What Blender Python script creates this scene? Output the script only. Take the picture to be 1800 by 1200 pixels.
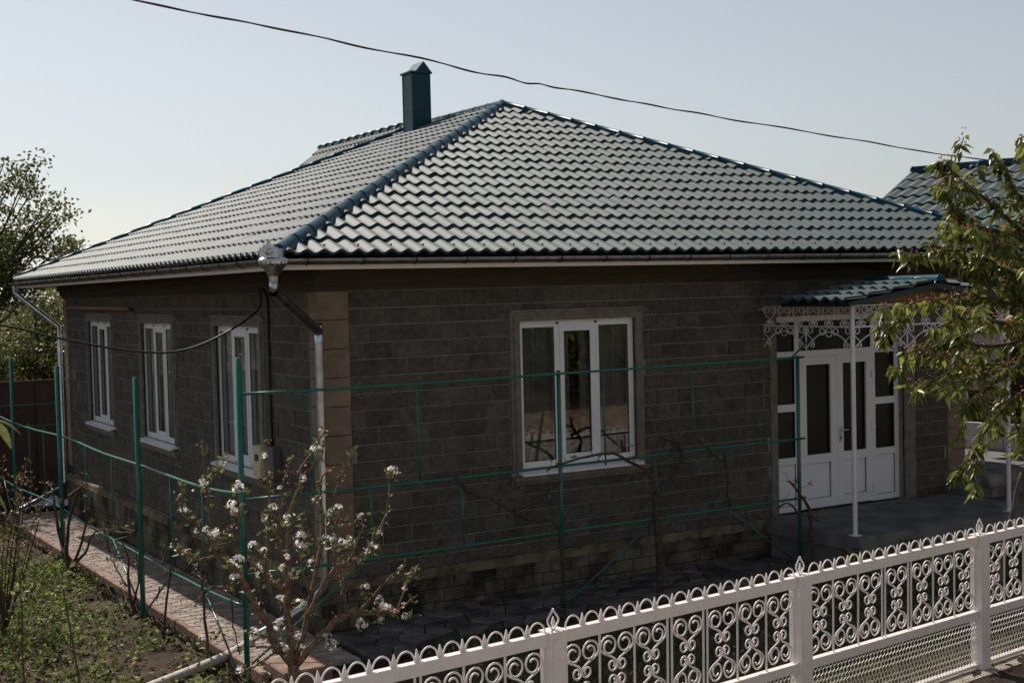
import bpy, bmesh, math, random
import numpy as np
from mathutils import Vector, Matrix

random.seed(11)
sc = bpy.context.scene
for o in list(bpy.data.objects):
    bpy.data.objects.remove(o)
COL = sc.collection

# ------------------------------------------------------------------ camera, sky, sun, exposure
CAM = Vector((-5.6036, -13.5975, 3.6261))
FW = Vector((0.50928, 0.85971, -0.03914)); RT = Vector((0.85964, -0.51034, -0.02406)); UP = Vector((0.04066, 0.02139, 0.99894))
cd = bpy.data.cameras.new('camera')
cam = bpy.data.objects.new('camera', cd); COL.objects.link(cam)
cd.sensor_width = 36.0; cd.lens = 46.37
cd.clip_start = 0.1; cd.clip_end = 2000
m = Matrix.Identity(4)
for i in range(3):
    m[i][0] = RT[i]; m[i][1] = UP[i]; m[i][2] = -FW[i]; m[i][3] = CAM[i]
cam.matrix_world = m
cd.dof.use_dof = True; cd.dof.focus_distance = 13.5; cd.dof.aperture_fstop = 5.0
sc.camera = cam

SUN_EL = math.radians(47.0); SUN_AZ = math.radians(-3.0)
S = Vector((math.sin(SUN_AZ) * math.cos(SUN_EL), math.cos(SUN_AZ) * math.cos(SUN_EL), math.sin(SUN_EL)))
w = bpy.data.worlds.new('World'); sc.world = w; w.use_nodes = True
nt = w.node_tree; nt.nodes.clear()
sky = nt.nodes.new('ShaderNodeTexSky'); sky.sky_type = 'NISHITA'; sky.sun_disc = False
sky.sun_elevation = SUN_EL; sky.sun_rotation = SUN_AZ
sky.air_density = 1.0; sky.dust_density = 0.8; sky.ozone_density = 1.0; sky.altitude = 50
hs = nt.nodes.new('ShaderNodeHueSaturation'); hs.inputs['Saturation'].default_value = 0.42
bg = nt.nodes.new('ShaderNodeBackground'); bg.inputs['Strength'].default_value = 0.078
wo = nt.nodes.new('ShaderNodeOutputWorld')
nt.links.new(sky.outputs[0], hs.inputs['Color']); nt.links.new(hs.outputs[0], bg.inputs[0]); nt.links.new(bg.outputs[0], wo.inputs[0])
sd = bpy.data.lights.new('sun', 'SUN'); sd.energy = 4.3; sd.angle = math.radians(0.53); sd.color = (1.0, 0.92, 0.83)
sun = bpy.data.objects.new('sun', sd); COL.objects.link(sun)
sun.rotation_euler = S.to_track_quat('Z', 'Y').to_euler(); sun.location = (0, 10, 30)
sc.view_settings.view_transform = 'Standard'; sc.view_settings.look = 'None'
sc.view_settings.exposure = 0.2; sc.view_settings.gamma = 1.0; sc.view_settings.use_curve_mapping = False

# ------------------------------------------------------------------ materials
def M(name, c1, c2=None, rough=0.7, scale=8.0, bump=0.0, bscale=None, spec=0.5, metal=0.0, vary=0.0, island=False, trans=0.0, detail=6, lo=0.35, hi=0.65, stretch=None, coat=0.0, ior=1.5, sheen=0.0, spots=None):
    mt = bpy.data.materials.new(name); mt.use_nodes = True
    n = mt.node_tree.nodes; l = mt.node_tree.links
    b = n['Principled BSDF']
    b.inputs['Roughness'].default_value = rough; b.inputs['Metallic'].default_value = metal
    b.inputs['Specular IOR Level'].default_value = spec
    b.inputs['IOR'].default_value = ior
    if sheen:
        b.inputs['Sheen Weight'].default_value = sheen; b.inputs['Sheen Roughness'].default_value = 0.35; b.inputs['Sheen Tint'].default_value = (0.98, 0.95, 0.96, 1)
    if coat: b.inputs['Coat Weight'].default_value = coat; b.inputs['Coat Roughness'].default_value = 0.25
    tc = n.new('ShaderNodeTexCoord'); geo = n.new('ShaderNodeNewGeometry')
    mp = n.new('ShaderNodeMapping'); l.new(geo.outputs['Position'], mp.inputs[0])
    if stretch: mp.inputs['Scale'].default_value = stretch
    no = n.new('ShaderNodeTexNoise'); no.inputs['Scale'].default_value = scale; no.inputs['Detail'].default_value = detail
    l.new(mp.outputs[0], no.inputs['Vector'])
    cr = n.new('ShaderNodeValToRGB')
    cr.color_ramp.elements[0].position = lo; cr.color_ramp.elements[1].position = hi
    cr.color_ramp.elements[0].color = (*c1, 1); cr.color_ramp.elements[1].color = (*(c2 or c1), 1)
    l.new(no.outputs['Fac'], cr.inputs[0])
    out = cr.outputs[0]
    if spots:
        n3 = n.new('ShaderNodeTexNoise'); n3.inputs['Scale'].default_value = spots[1]; n3.inputs['Detail'].default_value = 8; n3.inputs['Roughness'].default_value = 0.7
        l.new(mp.outputs[0], n3.inputs['Vector'])
        r3 = n.new('ShaderNodeValToRGB'); r3.color_ramp.elements[0].position = spots[2]; r3.color_ramp.elements[1].position = spots[2] + spots[3]
        l.new(n3.outputs['Fac'], r3.inputs[0])
        m3 = n.new('ShaderNodeMix'); m3.data_type = 'RGBA'; m3.inputs['B'].default_value = (*spots[0], 1)
        l.new(r3.outputs[0], m3.inputs['Factor']); l.new(out, m3.inputs['A']); out = m3.outputs['Result']
    if vary:
        mr = n.new('ShaderNodeMapRange'); mr.inputs['To Min'].default_value = 1 - vary; mr.inputs['To Max'].default_value = 1 + vary
        if island: l.new(geo.outputs['Random Per Island'], mr.inputs['Value'])
        else:
            oi = n.new('ShaderNodeObjectInfo'); l.new(oi.outputs['Random'], mr.inputs['Value'])
        mx = n.new('ShaderNodeMix'); mx.data_type = 'RGBA'; mx.blend_type = 'MULTIPLY'; mx.inputs['Factor'].default_value = 1
        cmb = n.new('ShaderNodeCombineColor')
        for k in range(3): l.new(mr.outputs[0], cmb.inputs[k])
        l.new(out, mx.inputs['A']); l.new(cmb.outputs[0], mx.inputs['B']); out = mx.outputs['Result']
    l.new(out, b.inputs['Base Color'])
    if bump:
        n2 = n.new('ShaderNodeTexNoise'); n2.inputs['Scale'].default_value = bscale or scale * 4; n2.inputs['Detail'].default_value = 5
        l.new(mp.outputs[0], n2.inputs['Vector'])
        bp = n.new('ShaderNodeBump'); bp.inputs['Strength'].default_value = min(1, bump); bp.inputs['Distance'].default_value = 0.02
        l.new(n2.outputs['Fac'], bp.inputs['Height']); l.new(bp.outputs[0], b.inputs['Normal'])
    if trans:
        tr = n.new('ShaderNodeBsdfTranslucent'); l.new(out, tr.inputs['Color'])
        ms = n.new('ShaderNodeMixShader'); ms.inputs[0].default_value = trans
        l.new(b.outputs[0], ms.inputs[1]); l.new(tr.outputs[0], ms.inputs[2]); l.new(ms.outputs[0], n['Material Output'].inputs[0])
    return mt

def glass(name, tint=(0.9, 0.92, 0.91), gl=1.0, rough=0.015, ior=1.8):
    mt = bpy.data.materials.new(name); mt.use_nodes = True
    n = mt.node_tree.nodes; l = mt.node_tree.links; n.remove(n['Principled BSDF'])
    t = n.new('ShaderNodeBsdfTransparent'); t.inputs[0].default_value = (*tint, 1)
    g = n.new('ShaderNodeBsdfGlossy'); g.inputs['Roughness'].default_value = rough; g.inputs[0].default_value = (gl, gl, gl, 1)
    fr = n.new('ShaderNodeFresnel'); fr.inputs['IOR'].default_value = ior
    geo = n.new('ShaderNodeNewGeometry'); no = n.new('ShaderNodeTexNoise'); no.inputs['Scale'].default_value = 2.5
    bp = n.new('ShaderNodeBump'); bp.inputs['Strength'].default_value = 0.025; bp.inputs['Distance'].default_value = 0.02
    l.new(geo.outputs['Position'], no.inputs['Vector']); l.new(no.outputs[0], bp.inputs['Height']); l.new(bp.outputs[0], g.inputs['Normal'])
    ms = n.new('ShaderNodeMixShader'); l.new(fr.outputs[0], ms.inputs[0]); l.new(t.outputs[0], ms.inputs[1]); l.new(g.outputs[0], ms.inputs[2])
    l.new(ms.outputs[0], n['Material Output'].inputs[0])
    return mt

TEAL1 = (0.009, 0.038, 0.041); TEAL2 = (0.013, 0.048, 0.050)
MT = dict(
    tile=M('teal_tile_steel', TEAL1, TEAL2, rough=0.64, scale=3, spec=0.5, ior=1.5, sheen=0.42, vary=0.12, bump=0.03, bscale=60),
    tile_i=M('teal_tile_steel_joined', TEAL1, TEAL2, rough=0.64, scale=3, spec=0.5, ior=1.5, sheen=0.42, bump=0.03, bscale=60),
    cap=M('teal_ridge_steel', (0.005, 0.05, 0.076), (0.007, 0.06, 0.088), rough=0.36, scale=4, spec=0.15),
    chim=M('teal_chimney_steel', (0.005, 0.05, 0.07), (0.006, 0.056, 0.08), rough=0.35, scale=3, spec=0.2),
    darksteel=M('dark_teal_underside', (0.004, 0.014, 0.018), rough=0.5),
    block=M('cinder_block', (0.086, 0.076, 0.065), (0.138, 0.122, 0.105), rough=0.92, scale=14, bump=0.9, bscale=70, spec=0.15, vary=0.18, spots=((0.06, 0.05, 0.04), 3.0, 0.52, 0.2)),
    block_i=M('cinder_block_joined', (0.086, 0.076, 0.065), (0.138, 0.122, 0.105), rough=0.92, scale=14, bump=0.9, bscale=70, spec=0.15, vary=0.18, spots=((0.06, 0.05, 0.04), 3.0, 0.52, 0.2), island=True),
    mortar=M('pale_mortar', (0.20, 0.18, 0.16), (0.29, 0.262, 0.235), rough=0.95, scale=10, bump=0.4),
    quoin=M('brown_render', (0.19, 0.138, 0.098), (0.26, 0.192, 0.138), rough=0.9, scale=5, bump=0.3, bscale=90, spec=0.2, vary=0.08),
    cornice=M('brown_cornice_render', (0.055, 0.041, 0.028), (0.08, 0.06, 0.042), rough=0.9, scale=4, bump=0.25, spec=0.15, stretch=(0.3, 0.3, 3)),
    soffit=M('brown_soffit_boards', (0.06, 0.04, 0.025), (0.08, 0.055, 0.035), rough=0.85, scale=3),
    surround=M('grey_window_render', (0.15, 0.132, 0.11), (0.22, 0.198, 0.168), rough=0.9, scale=9, bump=0.3, bscale=80, spec=0.2),
    plinth=M('plinth_block', (0.075, 0.062, 0.046), (0.19, 0.162, 0.125), rough=0.92, scale=3, bump=0.6, bscale=50, spec=0.15, vary=0.15, spots=((0.03, 0.027, 0.02), 1.6, 0.47, 0.14)),
    ledge=M('plinth_ledge_cement', (0.11, 0.088, 0.055), (0.22, 0.185, 0.13), rough=0.92, scale=5, bump=0.4, spec=0.15, spots=((0.04, 0.034, 0.024), 2.0, 0.5, 0.15)),
    joint=M('dark_joint', (0.03, 0.026, 0.022), rough=0.95),
    pvc=M('white_pvc', (0.78, 0.78, 0.80), (0.82, 0.82, 0.83), rough=0.35, scale=3, spec=0.4),
    rubber=M('dark_gasket', (0.02, 0.02, 0.02), rough=0.6),
    fascia=M('cream_fascia', (0.76, 0.70, 0.63), (0.84, 0.79, 0.73), rough=0.6, scale=6, stretch=(1, 1, 0.3), spec=0.3),
    galv=M('galvanised_steel', (0.42, 0.45, 0.48), (0.6, 0.63, 0.66), rough=0.28, scale=9, metal=1.0),
    galvd=M('dull_galvanised_gutter', (0.16, 0.165, 0.165), (0.28, 0.285, 0.28), rough=0.42, scale=9, metal=1.0),
    green=M('green_enamel', (0.004, 0.115, 0.088), (0.006, 0.14, 0.105), rough=0.32, scale=12, spec=0.6),
    wpaint=M('white_fence_enamel', (0.80, 0.74, 0.71), (0.86, 0.80, 0.77), rough=0.42, scale=14, spec=0.5, bump=0.12, bscale=60, spots=((0.30, 0.20, 0.14), 16, 0.64, 0.06)),
    wpaint2=M('white_porch_enamel', (0.66, 0.66, 0.68), (0.75, 0.75, 0.77), rough=0.4, scale=14),
    concrete=M('porch_concrete', (0.12, 0.119, 0.117), (0.21, 0.207, 0.202), rough=0.9, scale=2.5, bump=0.3, bscale=40, spec=0.2),
    kerbstone=M('fence_sill_concrete', (0.34, 0.29, 0.24), (0.46, 0.41, 0.35), rough=0.92, scale=5, bump=0.5, spec=0.2),
    paver=M('path_brick', (0.25, 0.20, 0.17), (0.38, 0.32, 0.28), rough=0.9, scale=6, bump=0.4, bscale=60, spec=0.15, vary=0.22),
    paver_i=M('path_brick_joined', (0.25, 0.20, 0.17), (0.38, 0.32, 0.28), rough=0.9, scale=6, bump=0.4, bscale=60, spec=0.15, vary=0.22, island=True),
    flag=M('flagstone', (0.06, 0.055, 0.056), (0.14, 0.13, 0.132), rough=0.7, scale=4, bump=0.5, bscale=30, spec=0.35, vary=0.55),
    pathbed=M('path_bed', (0.02, 0.017, 0.014), (0.04, 0.032, 0.026), rough=0.95, scale=8),
    kerb=M('red_kerb', (0.23, 0.145, 0.11), (0.33, 0.23, 0.18), rough=0.9, scale=7, bump=0.4, spec=0.15, vary=0.15),
    stone=M('terrace_stone', (0.12, 0.11, 0.095), (0.26, 0.24, 0.20), rough=0.9, scale=4, bump=0.6, spec=0.2, vary=0.25),
    wood=M('ochre_boards', (0.16, 0.085, 0.025), (0.24, 0.135, 0.045), rough=0.6, scale=2, stretch=(0.4, 8, 1)),
    curtain=M('sheer_curtain', (0.22, 0.24, 0.23), (0.32, 0.33, 0.31), rough=0.9, scale=6, trans=0.4),
    curtain2=M('pale_net_curtain', (0.72, 0.73, 0.68), (0.82, 0.82, 0.78), rough=0.9, scale=6),
    inside=M('room_plaster', (0.30, 0.27, 0.24), rough=0.9),
    rust=M('rusty_pipe', (0.17, 0.085, 0.04), (0.30, 0.17, 0.09), rough=0.8, scale=20, bump=0.3),
    black=M('black_cable', (0.012, 0.011, 0.012), rough=0.5),
    wire=M('dark_red_cable', (0.03, 0.012, 0.016), (0.05, 0.02, 0.025), rough=0.5, scale=20),
    meter=M('beige_meter_plastic', (0.55, 0.47, 0.34), (0.6, 0.52, 0.38), rough=0.5, scale=6),
    greybox=M('grey_box_enamel', (0.10, 0.10, 0.10), rough=0.5),
    bark=M('apple_bark', (0.095, 0.058, 0.038), (0.22, 0.145, 0.10), rough=0.85, scale=22, bump=0.6, spec=0.3),
    vine=M('vine_bark', (0.05, 0.032, 0.024), (0.115, 0.075, 0.055), rough=0.9, scale=25, bump=0.7),
    dbark=M('dark_bark', (0.035, 0.028, 0.022), (0.08, 0.064, 0.05), rough=0.9, scale=15, bump=0.6),
    petal=M('blossom_petal', (0.86, 0.77, 0.77), (0.92, 0.89, 0.88), rough=0.7, scale=30, trans=0.6),
    bud=M('pink_bud', (0.55, 0.20, 0.19), (0.70, 0.42, 0.38), rough=0.7, scale=40, trans=0.2),
    aleaf=M('apple_leaf', (0.10, 0.13, 0.035), (0.17, 0.19, 0.06), rough=0.5, scale=25, vary=0.35, island=True, trans=0.35),
    cleaf=M('cherry_leaf', (0.11, 0.15, 0.024), (0.25, 0.265, 0.07), rough=0.36, scale=7, vary=0.5, island=True, trans=0.48, spec=0.5),
    cbud=M('cherry_husk', (0.30, 0.115, 0.055), (0.42, 0.21, 0.11), rough=0.6, scale=25, vary=0.4, island=True, trans=0.3),
    tleaf=M('tree_leaf', (0.075, 0.09, 0.022), (0.16, 0.165, 0.05), rough=0.5, scale=1.6, vary=0.5, island=True, trans=0.42),
    sleaf=M('shrub_leaf', (0.085, 0.10, 0.026), (0.21, 0.215, 0.075), rough=0.45, scale=2.2, vary=0.6, island=True, trans=0.4),
    bleaf=M('bronze_leaf', (0.12, 0.075, 0.03), (0.24, 0.17, 0.075), rough=0.5, scale=12, vary=0.4, island=True, trans=0.35),
    weed=M('weed_leaf', (0.08, 0.125, 0.025), (0.26, 0.29, 0.09), rough=0.5, scale=5, vary=0.75, island=True, trans=0.4, spec=0.25),
    grass=M('grass_blade', (0.07, 0.095, 0.022), (0.16, 0.175, 0.06), rough=0.5, scale=3, vary=0.5, island=True, trans=0.35),
    straw=M('dry_litter', (0.22, 0.17, 0.11), (0.36, 0.29, 0.2), rough=0.8, scale=9, vary=0.4, island=True),
    soil=M('garden_soil', (0.026, 0.018, 0.013), (0.085, 0.058, 0.04), rough=0.95, scale=2.2, bump=1.0, bscale=18, spec=0.15, detail=10),
    brownfence=M('brown_fence_steel', (0.030, 0.012, 0.010), (0.045, 0.02, 0.016), rough=0.6, scale=6),
    tarp=M('pale_blue_sheet', (0.5, 0.55, 0.65), (0.6, 0.64, 0.72), rough=0.6, scale=6),
    pole=M('bleached_pole', (0.42, 0.38, 0.33), (0.6, 0.56, 0.5), rough=0.8, scale=18, bump=0.3),
    panel=M('white_veranda_panel', (0.6, 0.58, 0.57), (0.68, 0.66, 0.65), rough=0.5, scale=4),
    bounce_street=M('pale_bounce_street', (0.30, 0.255, 0.20), (0.42, 0.365, 0.30), rough=0.9, scale=30, bump=0.4),  # pale tone chosen so the unseen street bounces sunlight
    clod=M('soil_clod', (0.035, 0.024, 0.017), (0.11, 0.075, 0.052), rough=0.95, scale=9, vary=0.35, island=True, spec=0.1),
    rubble=M('brown_rubble', (0.2, 0.13, 0.09), (0.36, 0.25, 0.18), rough=0.95, scale=3, bump=0.8),
    wglass=glass('window_glass', ior=1.75),
    dglass=glass('door_glass', (0.16, 0.165, 0.17), 0.8, rough=0.3, ior=1.5),
)

# ------------------------------------------------------------------ mesh helpers
WL = {}
class MB:
    def __init__(s): s.v = []; s.f = []
    def add(s, vs, fs):
        k = len(s.v); s.v += [tuple(p) for p in vs]; s.f += [tuple(i + k for i in f) for f in fs]
    def box(s, x0, x1, y0, y1, z0, z1):
        s.add([(x0,y0,z0),(x1,y0,z0),(x1,y1,z0),(x0,y1,z0),(x0,y0,z1),(x1,y0,z1),(x1,y1,z1),(x0,y1,z1)],
              [(0,3,2,1),(4,5,6,7),(0,1,5,4),(1,2,6,5),(2,3,7,6),(3,0,4,7)])
    def fbox(s, fr, u0, u1, w0, w1, z0, z1):
        # box in a wall frame: fr=(origin, U, N) ; u along the wall, w outwards, z up
        O, U, N = fr
        P = lambda u, ww, z: O + U * u + N * ww + Vector((0, 0, z))
        q = [P(u0,w0,z0),P(u1,w0,z0),P(u1,w1,z0),P(u0,w1,z0),P(u0,w0,z1),P(u1,w0,z1),P(u1,w1,z1),P(u0,w1,z1)]
        f = [(0,3,2,1),(4,5,6,7),(0,1,5,4),(1,2,6,5),(2,3,7,6),(3,0,4,7)]
        if U.cross(N).z < 0: f = [t[::-1] for t in f]
        s.add(q, f)
    def tube(s, pts, r, n=6, r2=None, cap=True, closed=False):
        pts = [Vector(p) for p in pts]; L = len(pts); rings = []
        up = None
        for i in range(L):
            if closed: t = pts[(i+1) % L] - pts[i-1]
            else: t = pts[min(i+1, L-1)] - pts[max(i-1, 0)]
            if t.length < 1e-9: t = Vector((0,0,1))
            t.normalize()
            if up is None:
                up = Vector((0,0,1)) if abs(t.z) < 0.9 else Vector((1,0,0))
            x = up - t * up.dot(t)
            if x.length < 1e-5: x = t.orthogonal()
            x.normalize(); y = t.cross(x); up = x
            rr = r if r2 is None else r + (r2 - r) * i / max(1, L - 1)
            rings.append([pts[i] + (x * math.cos(a) + y * math.sin(a)) * rr for a in [2*math.pi*k/n + math.pi/n for k in range(n)]])
        k0 = len(s.v)
        for R_ in rings: s.v += [tuple(p) for p in R_]
        for i in range(L if closed else L - 1):
            j = (i + 1) % L
            for k in range(n):
                s.f.append((k0+i*n+k, k0+i*n+(k+1) % n, k0+j*n+(k+1) % n, k0+j*n+k))
        if cap and not closed:
            s.f.append(tuple(k0 + k for k in range(n))[::-1]); s.f.append(tuple(k0+(L-1)*n+k for k in range(n)))
    def lathe(s, prof, c, n=16, wob=0):
        k0 = len(s.v)
        for j, (r, z) in enumerate(prof):
            for k in range(n):
                a = 2*math.pi*k/n; rr = r * (1 + (wob if k % 2 else -wob))
                s.v.append((c[0]+rr*math.cos(a), c[1]+rr*math.sin(a), c[2]+z))
        for j in range(len(prof)-1):
            for k in range(n):
                s.f.append((k0+j*n+k, k0+j*n+(k+1) % n, k0+(j+1)*n+(k+1) % n, k0+(j+1)*n+k))
    def quad(s, a, b, c, d): s.add([a,b,c,d], [(0,1,2,3)])
    def mesh(s, name, smooth=False):
        me = bpy.data.meshes.new(name); me.from_pydata([tuple(p) for p in s.v], [], s.f)
        if smooth: me.polygons.foreach_set('use_smooth', [True]*len(me.polygons))
        me.update(); return me
    def build(s, name, mat, parent=None, smooth=False, local=False, kind=None, recalc=False):
        me = bpy.data.meshes.new(name)
        if local: c = Vector((0,0,0)); vs = s.v
        else:
            a = np.array([tuple(p) for p in s.v], float); c = Vector((a.min(0) + a.max(0)) / 2); c.z = a[:,2].min()
            vs = (a - np.array(c)).tolist()
        me.from_pydata(vs, [], s.f)
        if recalc:
            b = bmesh.new(); b.from_mesh(me); bmesh.ops.recalc_face_normals(b, faces=b.faces); b.to_mesh(me); b.free()
        if smooth: me.polygons.foreach_set('use_smooth', [True]*len(me.polygons))
        me.update(); me.materials.append(MT[mat])
        return link(name, me, parent, None if local else c, kind)
def link(name, me, parent=None, wloc=None, kind=None):
    o = bpy.data.objects.new(name, me); COL.objects.link(o)
    if wloc is None: wloc = WL[parent.name] if parent else Vector((0,0,0))
    WL[o.name] = Vector(wloc)
    if parent:
        o.parent = parent; o.location = Vector(wloc) - WL[parent.name]
    else: o.location = wloc
    if kind: o['kind'] = kind
    return o
def thing(name, label, cat, loc, group=None):
    o = bpy.data.objects.new(name, None); COL.objects.link(o); o.location = loc; WL[o.name] = Vector(loc)
    o.empty_display_size = 0.3; o['label'] = label; o['category'] = cat
    if group: o['group'] = group
    return o
def tag(o, label, cat, group=None):
    o['label'] = label; o['category'] = cat
    if group: o['group'] = group
    return o
def place(name, me, parent, M4):
    # a piece sharing mesh data, M4 = world matrix; parents carry no rotation
    o = bpy.data.objects.new(name, me); COL.objects.link(o); o.parent = parent
    WL[o.name] = M4.translation.copy()
    M5 = M4.copy(); M5.translation = M4.translation - WL[parent.name]; o.matrix_basis = M5
    return o
def smooth01(a, b, x):
    t = max(0, min(1, (x - a) / (b - a))); return t * t * (3 - 2 * t)
def cat_curve(pts, sub=4):
    P = [Vector(p) for p in pts]; out = []
    for i in range(len(P) - 1):
        p0 = P[max(i-1, 0)]; p1 = P[i]; p2 = P[i+1]; p3 = P[min(i+2, len(P)-1)]
        for k in range(sub):
            t = k / sub
            out.append(0.5*((2*p1)+(p2-p0)*t+(2*p0-5*p1+4*p2-p3)*t*t+(3*p1-p0-3*p2+p3)*t**3))
    out.append(P[-1]); return out

# leaf cloud: many small bent leaves as one mesh
def leaf_mesh(name, P, L, W, droop=0.0, seed=0, D=None, fold=0.25, spread=1.0):
    """P (n,3) bases, leaf length L, width W; D (n,3) preferred directions."""
    r = np.random.RandomState(seed); n = len(P); P = np.asarray(P, float)
    d = r.normal(size=(n, 3)) * spread
    if D is not None: d = d + np.asarray(D)
    d[:, 2] -= droop
    d /= np.linalg.norm(d, axis=1)[:, None] + 1e-9
    s = np.cross(d, r.normal(size=(n, 3))); s /= np.linalg.norm(s, axis=1)[:, None] + 1e-9
    nn = np.cross(s, d)
    ln = (L * r.uniform(0.65, 1.25, n))[:, None]; wd = (W * r.uniform(0.7, 1.2, n))[:, None]
    a = P; m1 = P + d*ln*0.45; tip = P + d*ln - np.array([0, 0, 1])*ln*0.18*min(1, droop + 0.2)
    l_ = m1 + s*wd*0.5 + nn*wd*fold; r_ = m1 - s*wd*0.5 + nn*wd*fold
    V = np.stack([a, l_, tip, r_], 1).reshape(-1, 3)
    i = np.arange(n) * 4
    F = np.concatenate([np.stack([i, i+2, i+1], 1), np.stack([i, i+3, i+2], 1)])
    me = bpy.data.meshes.new(name); 
    me.vertices.add(len(V)); me.vertices.foreach_set('co', V.astype(np.float32).ravel())
    me.loops.add(F.size); me.loops.foreach_set('vertex_index', F.astype(np.int32).ravel())
    me.polygons.add(len(F)); me.polygons.foreach_set('loop_start', np.arange(0, F.size, 3, dtype=np.int32)); me.polygons.foreach_set('loop_total', np.full(len(F), 3, dtype=np.int32))
    me.update(calc_edges=True); me.validate()
    return me
# ------------------------------------------------------------------ ground
def gz(x, y):
    t = smooth01(-0.15, 0.7, x)
    zl = -0.25 - 0.026 * max(0, min(16, y)); zr = -0.05
    z = zl * (1 - t) + zr * t
    b = smooth01(-14.5, -30, y)               # the bank on the far side of the street
    z -= 0.14 * smooth01(-1.42, -1.30, y) * smooth01(-0.25, -0.05, x)
    return z - 0.12 * smooth01(-5.5, -7.5, y) + b * 3.0 + smooth01(20, 70, y) * 2.5
def axis(a, b, step, far):
    fine = list(np.arange(a, b + 1e-6, step)); o = []; d = step * 2; x = b
    while x < far: x += d; d *= 1.35; o.append(x)
    p = []; d = step * 2; x = a
    while x > -far: x -= d; d *= 1.35; p.append(x)
    return p[::-1] + fine + o
xs = axis(-7, 8, 0.10, 600); ys = axis(-7, 14, 0.10, 600)
rs = np.random.RandomState(4); mb = MB()
for y in ys:
    for x in xs:
        z = gz(x, y)
        if x < -1.2 and -8 < y < 15: z += rs.uniform(-0.03, 0.03) + 0.03*math.sin(x*3.1+y*1.7)*math.sin(y*2.3) + 0.022*math.sin(x*9+2*math.sin(y*5))*math.sin(y*11) + (0.05 if rs.rand() < .03 else 0)
        elif -5.6 < y < -1.3: z += rs.uniform(-0.02, 0.025)
        mb.v.append((x, y, z))
nx = len(xs)
for j in range(len(ys)-1):
    for i in range(nx-1): mb.f.append((j*nx+i, j*nx+i+1, (j+1)*nx+i+1, (j+1)*nx+i))
mb.build('ground', 'soil', kind='structure', smooth=True)
mb = MB(); N = 30
for i in range(N):
    x0 = -60 + i*4; mb.quad((x0, -13.5, -0.15), (x0+4, -13.5, -0.15), (x0+4, -7.3, -0.15), (x0, -7.3, -0.15))
mb.build('street', 'bounce_street', kind='structure')  # unseen street, pale and brought close to the fence to bounce sun onto it

mb = MB(); rv = random.Random(3)
for i in range(46):
    for j in range(5):
        mb.v.append((-30 + i*1.6 + rv.uniform(-.3,.3), -16.2 + j*.7, [-.05,.42,.30,.12,-.16][j] + rv.uniform(-.06,.08)*(0 < j < 4)))
mb.f = [(i*5+j, (i+1)*5+j, (i+1)*5+j+1, i*5+j+1) for i in range(45) for j in range(4)]
mb.build('earth_bank', 'rubble', kind='structure')
# ------------------------------------------------------------------ paths
plz = lambda y: -0.17 - 0.026 * y
mb = MB()
Y0, Y1 = -1.15, 13.4
for (a, b) in ((-1.13, -0.06),):
    mb.add([(a,Y0,plz(Y0)-.3),(b,Y0,plz(Y0)-.3),(b,Y1,plz(Y1)-.3),(a,Y1,plz(Y1)-.3),(a,Y0,plz(Y0)-.03),(b,Y0,plz(Y0)-.03),(b,Y1,plz(Y1)-.03),(a,Y1,plz(Y1)-.03)],
           [(0,3,2,1),(4,5,6,7),(0,1,5,4),(1,2,6,5),(2,3,7,6),(3,0,4,7)])
path = mb.build('brick_path', 'pathbed', kind='structure')
def brick_mesh(name, lx, ly, h=0.035, ch=0.006):
    b = MB(); x, y = lx/2, ly/2
    b.add([(-x,-y,0),(x,-y,0),(x,y,0),(-x,y,0),(-x,-y,h-ch),(x,-y,h-ch),(x,y,h-ch),(-x,y,h-ch),(-x+ch,-y+ch,h),(x-ch,-y+ch,h),(x-ch,y-ch,h),(-x+ch,y-ch,h)],
          [(0,1,5,4),(1,2,6,5),(2,3,7,6),(3,0,4,7),(4,5,9,8),(5,6,10,9),(6,7,11,10),(7,4,8,11),(8,9,10,11)])
    return b
BK = {}
for nm_, lx_ in (('full', .189), ('half', .090)):
    q_ = brick_mesh('brick', lx_, 0.090); me_ = q_.mesh('brick'); me_.materials.append(MT['paver']); BK[nm_] = (q_, me_)
rest = MB(); cnt = 0; tilt = Matrix.Rotation(-math.atan(0.026), 4, 'X')
rr = random.Random(2)
y = Y0 + 0.05; row = 0
while y < Y1 - 0.05:
    x = -1.13
    while x < -0.13:
        L_ = .1 if (row % 2 and x < -1.12) or x > -.24 else .2
        bm_, bme = BK['half' if L_ < .15 else 'full']
        Mx = Matrix.Translation((x + L_/2, y, plz(y) - 0.032 + rr.uniform(-.004, .004))) @ tilt @ Matrix.Rotation(rr.uniform(-.02, .02), 4, 'Z') @ Matrix.Rotation(rr.uniform(-.012, .012), 4, 'Y')
        if cnt < 296:
            place('brick', bme, path, Mx); cnt += 1
        else: rest.add([Mx @ Vector(v) for v in bm_.v], bm_.f)
        x += L_
    y += 0.1; row += 1
rest.build('brick_rows', 'paver_i', path, kind='stuff')
kb = brick_mesh('kerb_stone', 0.07, 0.49, 0.13, 0.012); kme = kb.mesh('kerb_stone'); kme.materials.append(MT['kerb'])
y = Y0 + 0.25
while y < Y1:
    place('kerb_stone', kme, path, Matrix.Translation((-1.17 + rr.uniform(-.006,.006), y, plz(y) - 0.105)) @ tilt); y += 0.5
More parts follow.
